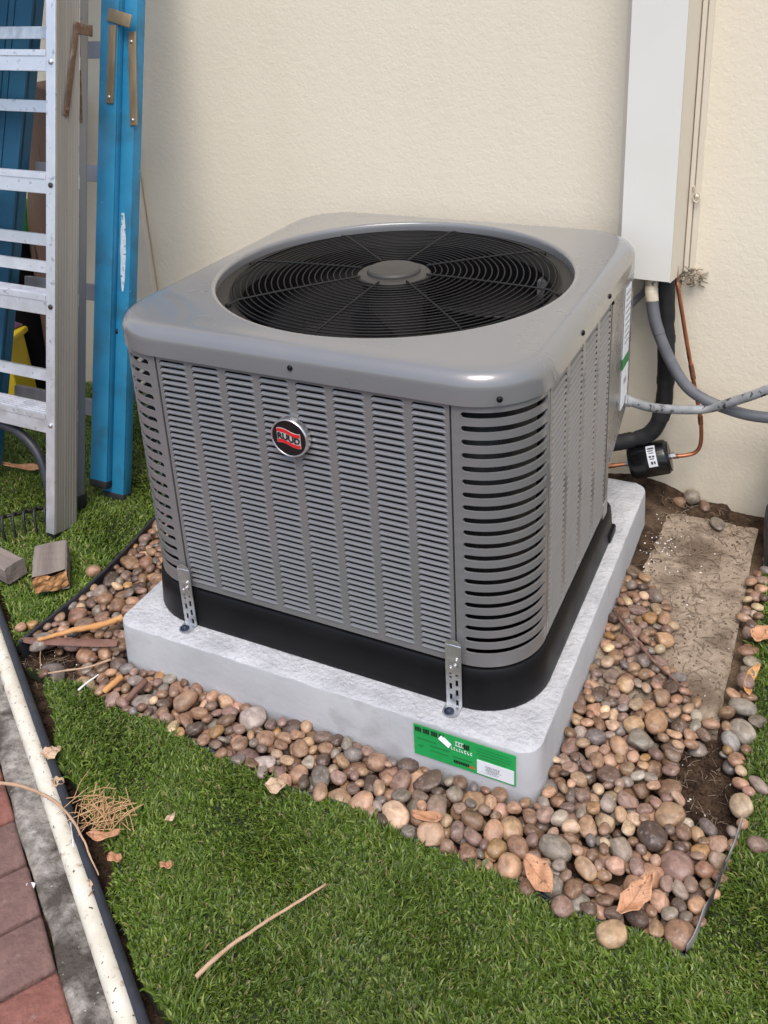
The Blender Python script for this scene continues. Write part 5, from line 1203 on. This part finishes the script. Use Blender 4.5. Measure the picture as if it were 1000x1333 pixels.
stick([(-.90, -.155, -.088), (-.86, -.14, -.078), (-.82, -.118, -.074), (-.79, -.085, -.072)], .0016, .0022, m_twig, 'twig', 'thin yellowish twig beside the bare soil at the left', 'twig')
stick([(-.80, -.165, -.082), (-.789, -.15, -.072), (-.78, -.128, -.068)], .0022, .0012, m_white, 'twig', 'short pale splinter at the lawn edge left of the pad', 'twig')
stick([(-.985, -.06, -.10), (-.955, -.105, -.092), (-.915, -.145, -.088)], .0012, .0008, m_twig, 'twig', 'very thin straight twig over the bare left soil', 'twig')
for k, (p0, p1, mt_, lb) in enumerate([((-.752, -.150, -.082), (-.742, -.112, -.074), m_bark_o, 'short orange stub of bark standing in front of the pad corner'), ((-.70, -.150, -.082), (-.690, -.105, -.070), m_stick, 'short brown stub of wood in front of the pad corner')]):
    stick([p0, tuple((Vector(p0) + Vector(p1)) / 2 + Vector((.002, 0, .003))), p1], .0055, .0065, mt_, 'bark_stub', lb, 'bark')
# straw clump
b = MB(); rs = random.Random(21)
for k in range(90):
    c = Vector((-.565 + rs.gauss(0, .026), -.362 + rs.gauss(0, .015), -.074 + rs.random() * .010)); a = rs.uniform(0, PI); ln = rs.uniform(.02, .06); dv_ = Vector((math.cos(a), math.sin(a), rs.uniform(-.15, .2))) * ln / 2
    b.tube([c - dv_, c + Vector((rs.uniform(-.004, .004), rs.uniform(-.004, .004), .004)), c + dv_], .0007, 4, False)
tag(b.build('straw_clump', m_straw, smooth=True), 'loose clump of dry straw coloured needles on the front lawn', 'straw', kind='stuff')
# thin dry roots and fibres on bare soil, slab dust and perlite specks
b = MB(); rs = random.Random(23)
def zat(x, y):
    i, j = int((x - GX0) / RES), int((y - GY0) / RES); return max(float(HF[i, j]) if 0 <= i < NXG and 0 <= j < NYG else -.11, ground_z(x, y))
for k in range(700):
    if k % 6 == 0: x, y = rs.uniform(-1.0, -.8), rs.uniform(-.155, -.06)
    elif k % 6 == 1: x, y = rs.uniform(.20, .32), rs.uniform(-.05, .19)
    else: x, y = rs.uniform(.0, .27), rs.uniform(.3, .9)
    if PAD[0] - .01 < x < PAD[1] + .015 and y > -.07: continue
    z = max(ground_z(x, y), -.0985 if .0 < x < .27 and y > .21 else -1) + .0015; a = rs.uniform(0, 2 * PI); ln = rs.uniform(.008, .03); dv_ = Vector((math.cos(a), math.sin(a), 0)) * ln / 2
    b.tube([Vector((x, y, z)) - dv_, Vector((x + rs.uniform(-.003, .003), y + rs.uniform(-.003, .003), z + .002)), Vector((x, y, z + .0005)) + dv_], rs.uniform(.0004, .0009), 4, False)
tag(b.build('dry_fibres', mat('dry_root', (.09, .062, .04), (.33, .25, .18), 14, .9), smooth=True), 'scattered dry roots and fibres on the bare soil and slab', 'fibres', kind='stuff')
mixv = []; mixf = []; rs = random.Random(31); o0 = 0; I1 = IV; 
for k in range(150):
    if k < 70: x, y = .088 + rs.gauss(0, .035), .675 + rs.gauss(0, .06)
    elif k < 110: x, y = rs.uniform(.21, .32), rs.uniform(-.03, .18)
    elif k < 130: x, y = rs.uniform(.05, .27), rs.uniform(.25, .85)
    else: x, y = rs.uniform(-1, -.82), rs.uniform(-.15, -.07)
    if PAD[0] - .01 < x < PAD[1] + .012: continue
    s_ = rs.uniform(.0008, .0021); z = max(ground_z(x, y), -.0985 if .0 < x < .27 and y > .21 else -1) + .0008
    mixv.append(IV * [s_ * rs.uniform(.7, 1.3), s_, s_ * .8] + [x, y, z]); mixf.append(IF + o0); o0 += len(IV)
me = bpy.data.meshes.new('perlite'); me.from_pydata(np.concatenate(mixv).tolist(), [], np.concatenate(mixf).tolist()); me.materials.append(m_perl); o = bpy.data.objects.new('perlite', me); COL.objects.link(o); tag(o, 'white perlite specks scattered over the bare soil', 'specks', kind='stuff')
# soil crumbs
mixv = []; mixf = []; o0 = 0
for k in range(2600):
    q_ = rs.random()
    if q_ < .42: x, y = rs.uniform(.0, .26), rs.uniform(.22, .90)
    elif q_ < .7: x, y = rs.uniform(.19, .33), rs.uniform(-.06, .2)
    elif q_ < .88: x, y = rs.uniform(-1.03, -.78), rs.uniform(-.16, -.04)
    else:
        t_ = rs.uniform(-.3, .9); kq = kp(t_, -.643 + rs.gauss(0, .006)); x, y = kq
    if PAD[0] - .008 < x < PAD[1] + .008 and y > -.066: continue
    s_ = (abs(rs.gauss(0, .0022)) + .0009) * (.42 if q_ < .42 else 1); z = max(ground_z(x, y), -.0985 if .0 < x < .27 and y > .21 else -1) + s_ * .3
    mixv.append(IV[:42] * [s_ * rs.uniform(.7, 1.3), s_ * rs.uniform(.7, 1.3), s_ * .8] + [x, y, z]); o0 += 0
ico = bmesh.new(); bmesh.ops.create_icosphere(ico, subdivisions=1, radius=1); JV = np.array([v.co[:] for v in ico.verts]); JF = np.array([[v.index for v in f.verts] for f in ico.faces]); ico.free()
cv_ = []; cf_ = []
for i, v in enumerate(mixv):
    c = v.mean(0); s_ = (v.max(0) - v.min(0)) / 2; cv_.append(JV * s_ * (1 + rng.normal(0, .15, (len(JV), 1))) + c); cf_.append(JF + i * len(JV))
me = bpy.data.meshes.new('soil_crumbs'); me.from_pydata(np.concatenate(cv_).tolist(), [], np.concatenate(cf_).tolist()); me.materials.append(m_soil); o = bpy.data.objects.new('soil_crumbs', me); COL.objects.link(o); tag(o, 'loose brown soil crumbs on slab, bed corners and lawn edge', 'soil', kind='stuff')
# white plastic scraps by the edging
def scrap(loc, sx, sy, rot, label):
    b = MB(); n = 4; V = []
    for j in range(n + 1):
        for i in range(n + 1): V.append(((i / n - .5) * sx, (j / n - .5) * sy, .002 * math.sin(i * 1.3 + j)))
    b.add(V, [(j * (n + 1) + i, j * (n + 1) + i + 1, (j + 1) * (n + 1) + i + 1, (j + 1) * (n + 1) + i) for j in range(n) for i in range(n)]); o = b.build('plastic_scrap', m_label, smooth=True); o.location = loc; o.rotation_euler = rot; sm = o.modifiers.new('s', 'SOLIDIFY'); sm.thickness = .0008; tag(o, label, 'scrap')
scrap((-.583, -.408, -.077), .012, .045, (.2, .9, .95), 'white plastic strip stuck between rubber edging and lawn')
scrap((-.600, -.487, -.1005), .012, .008, (.2, .2, .3), 'tiny white paper scrap on the kerb')
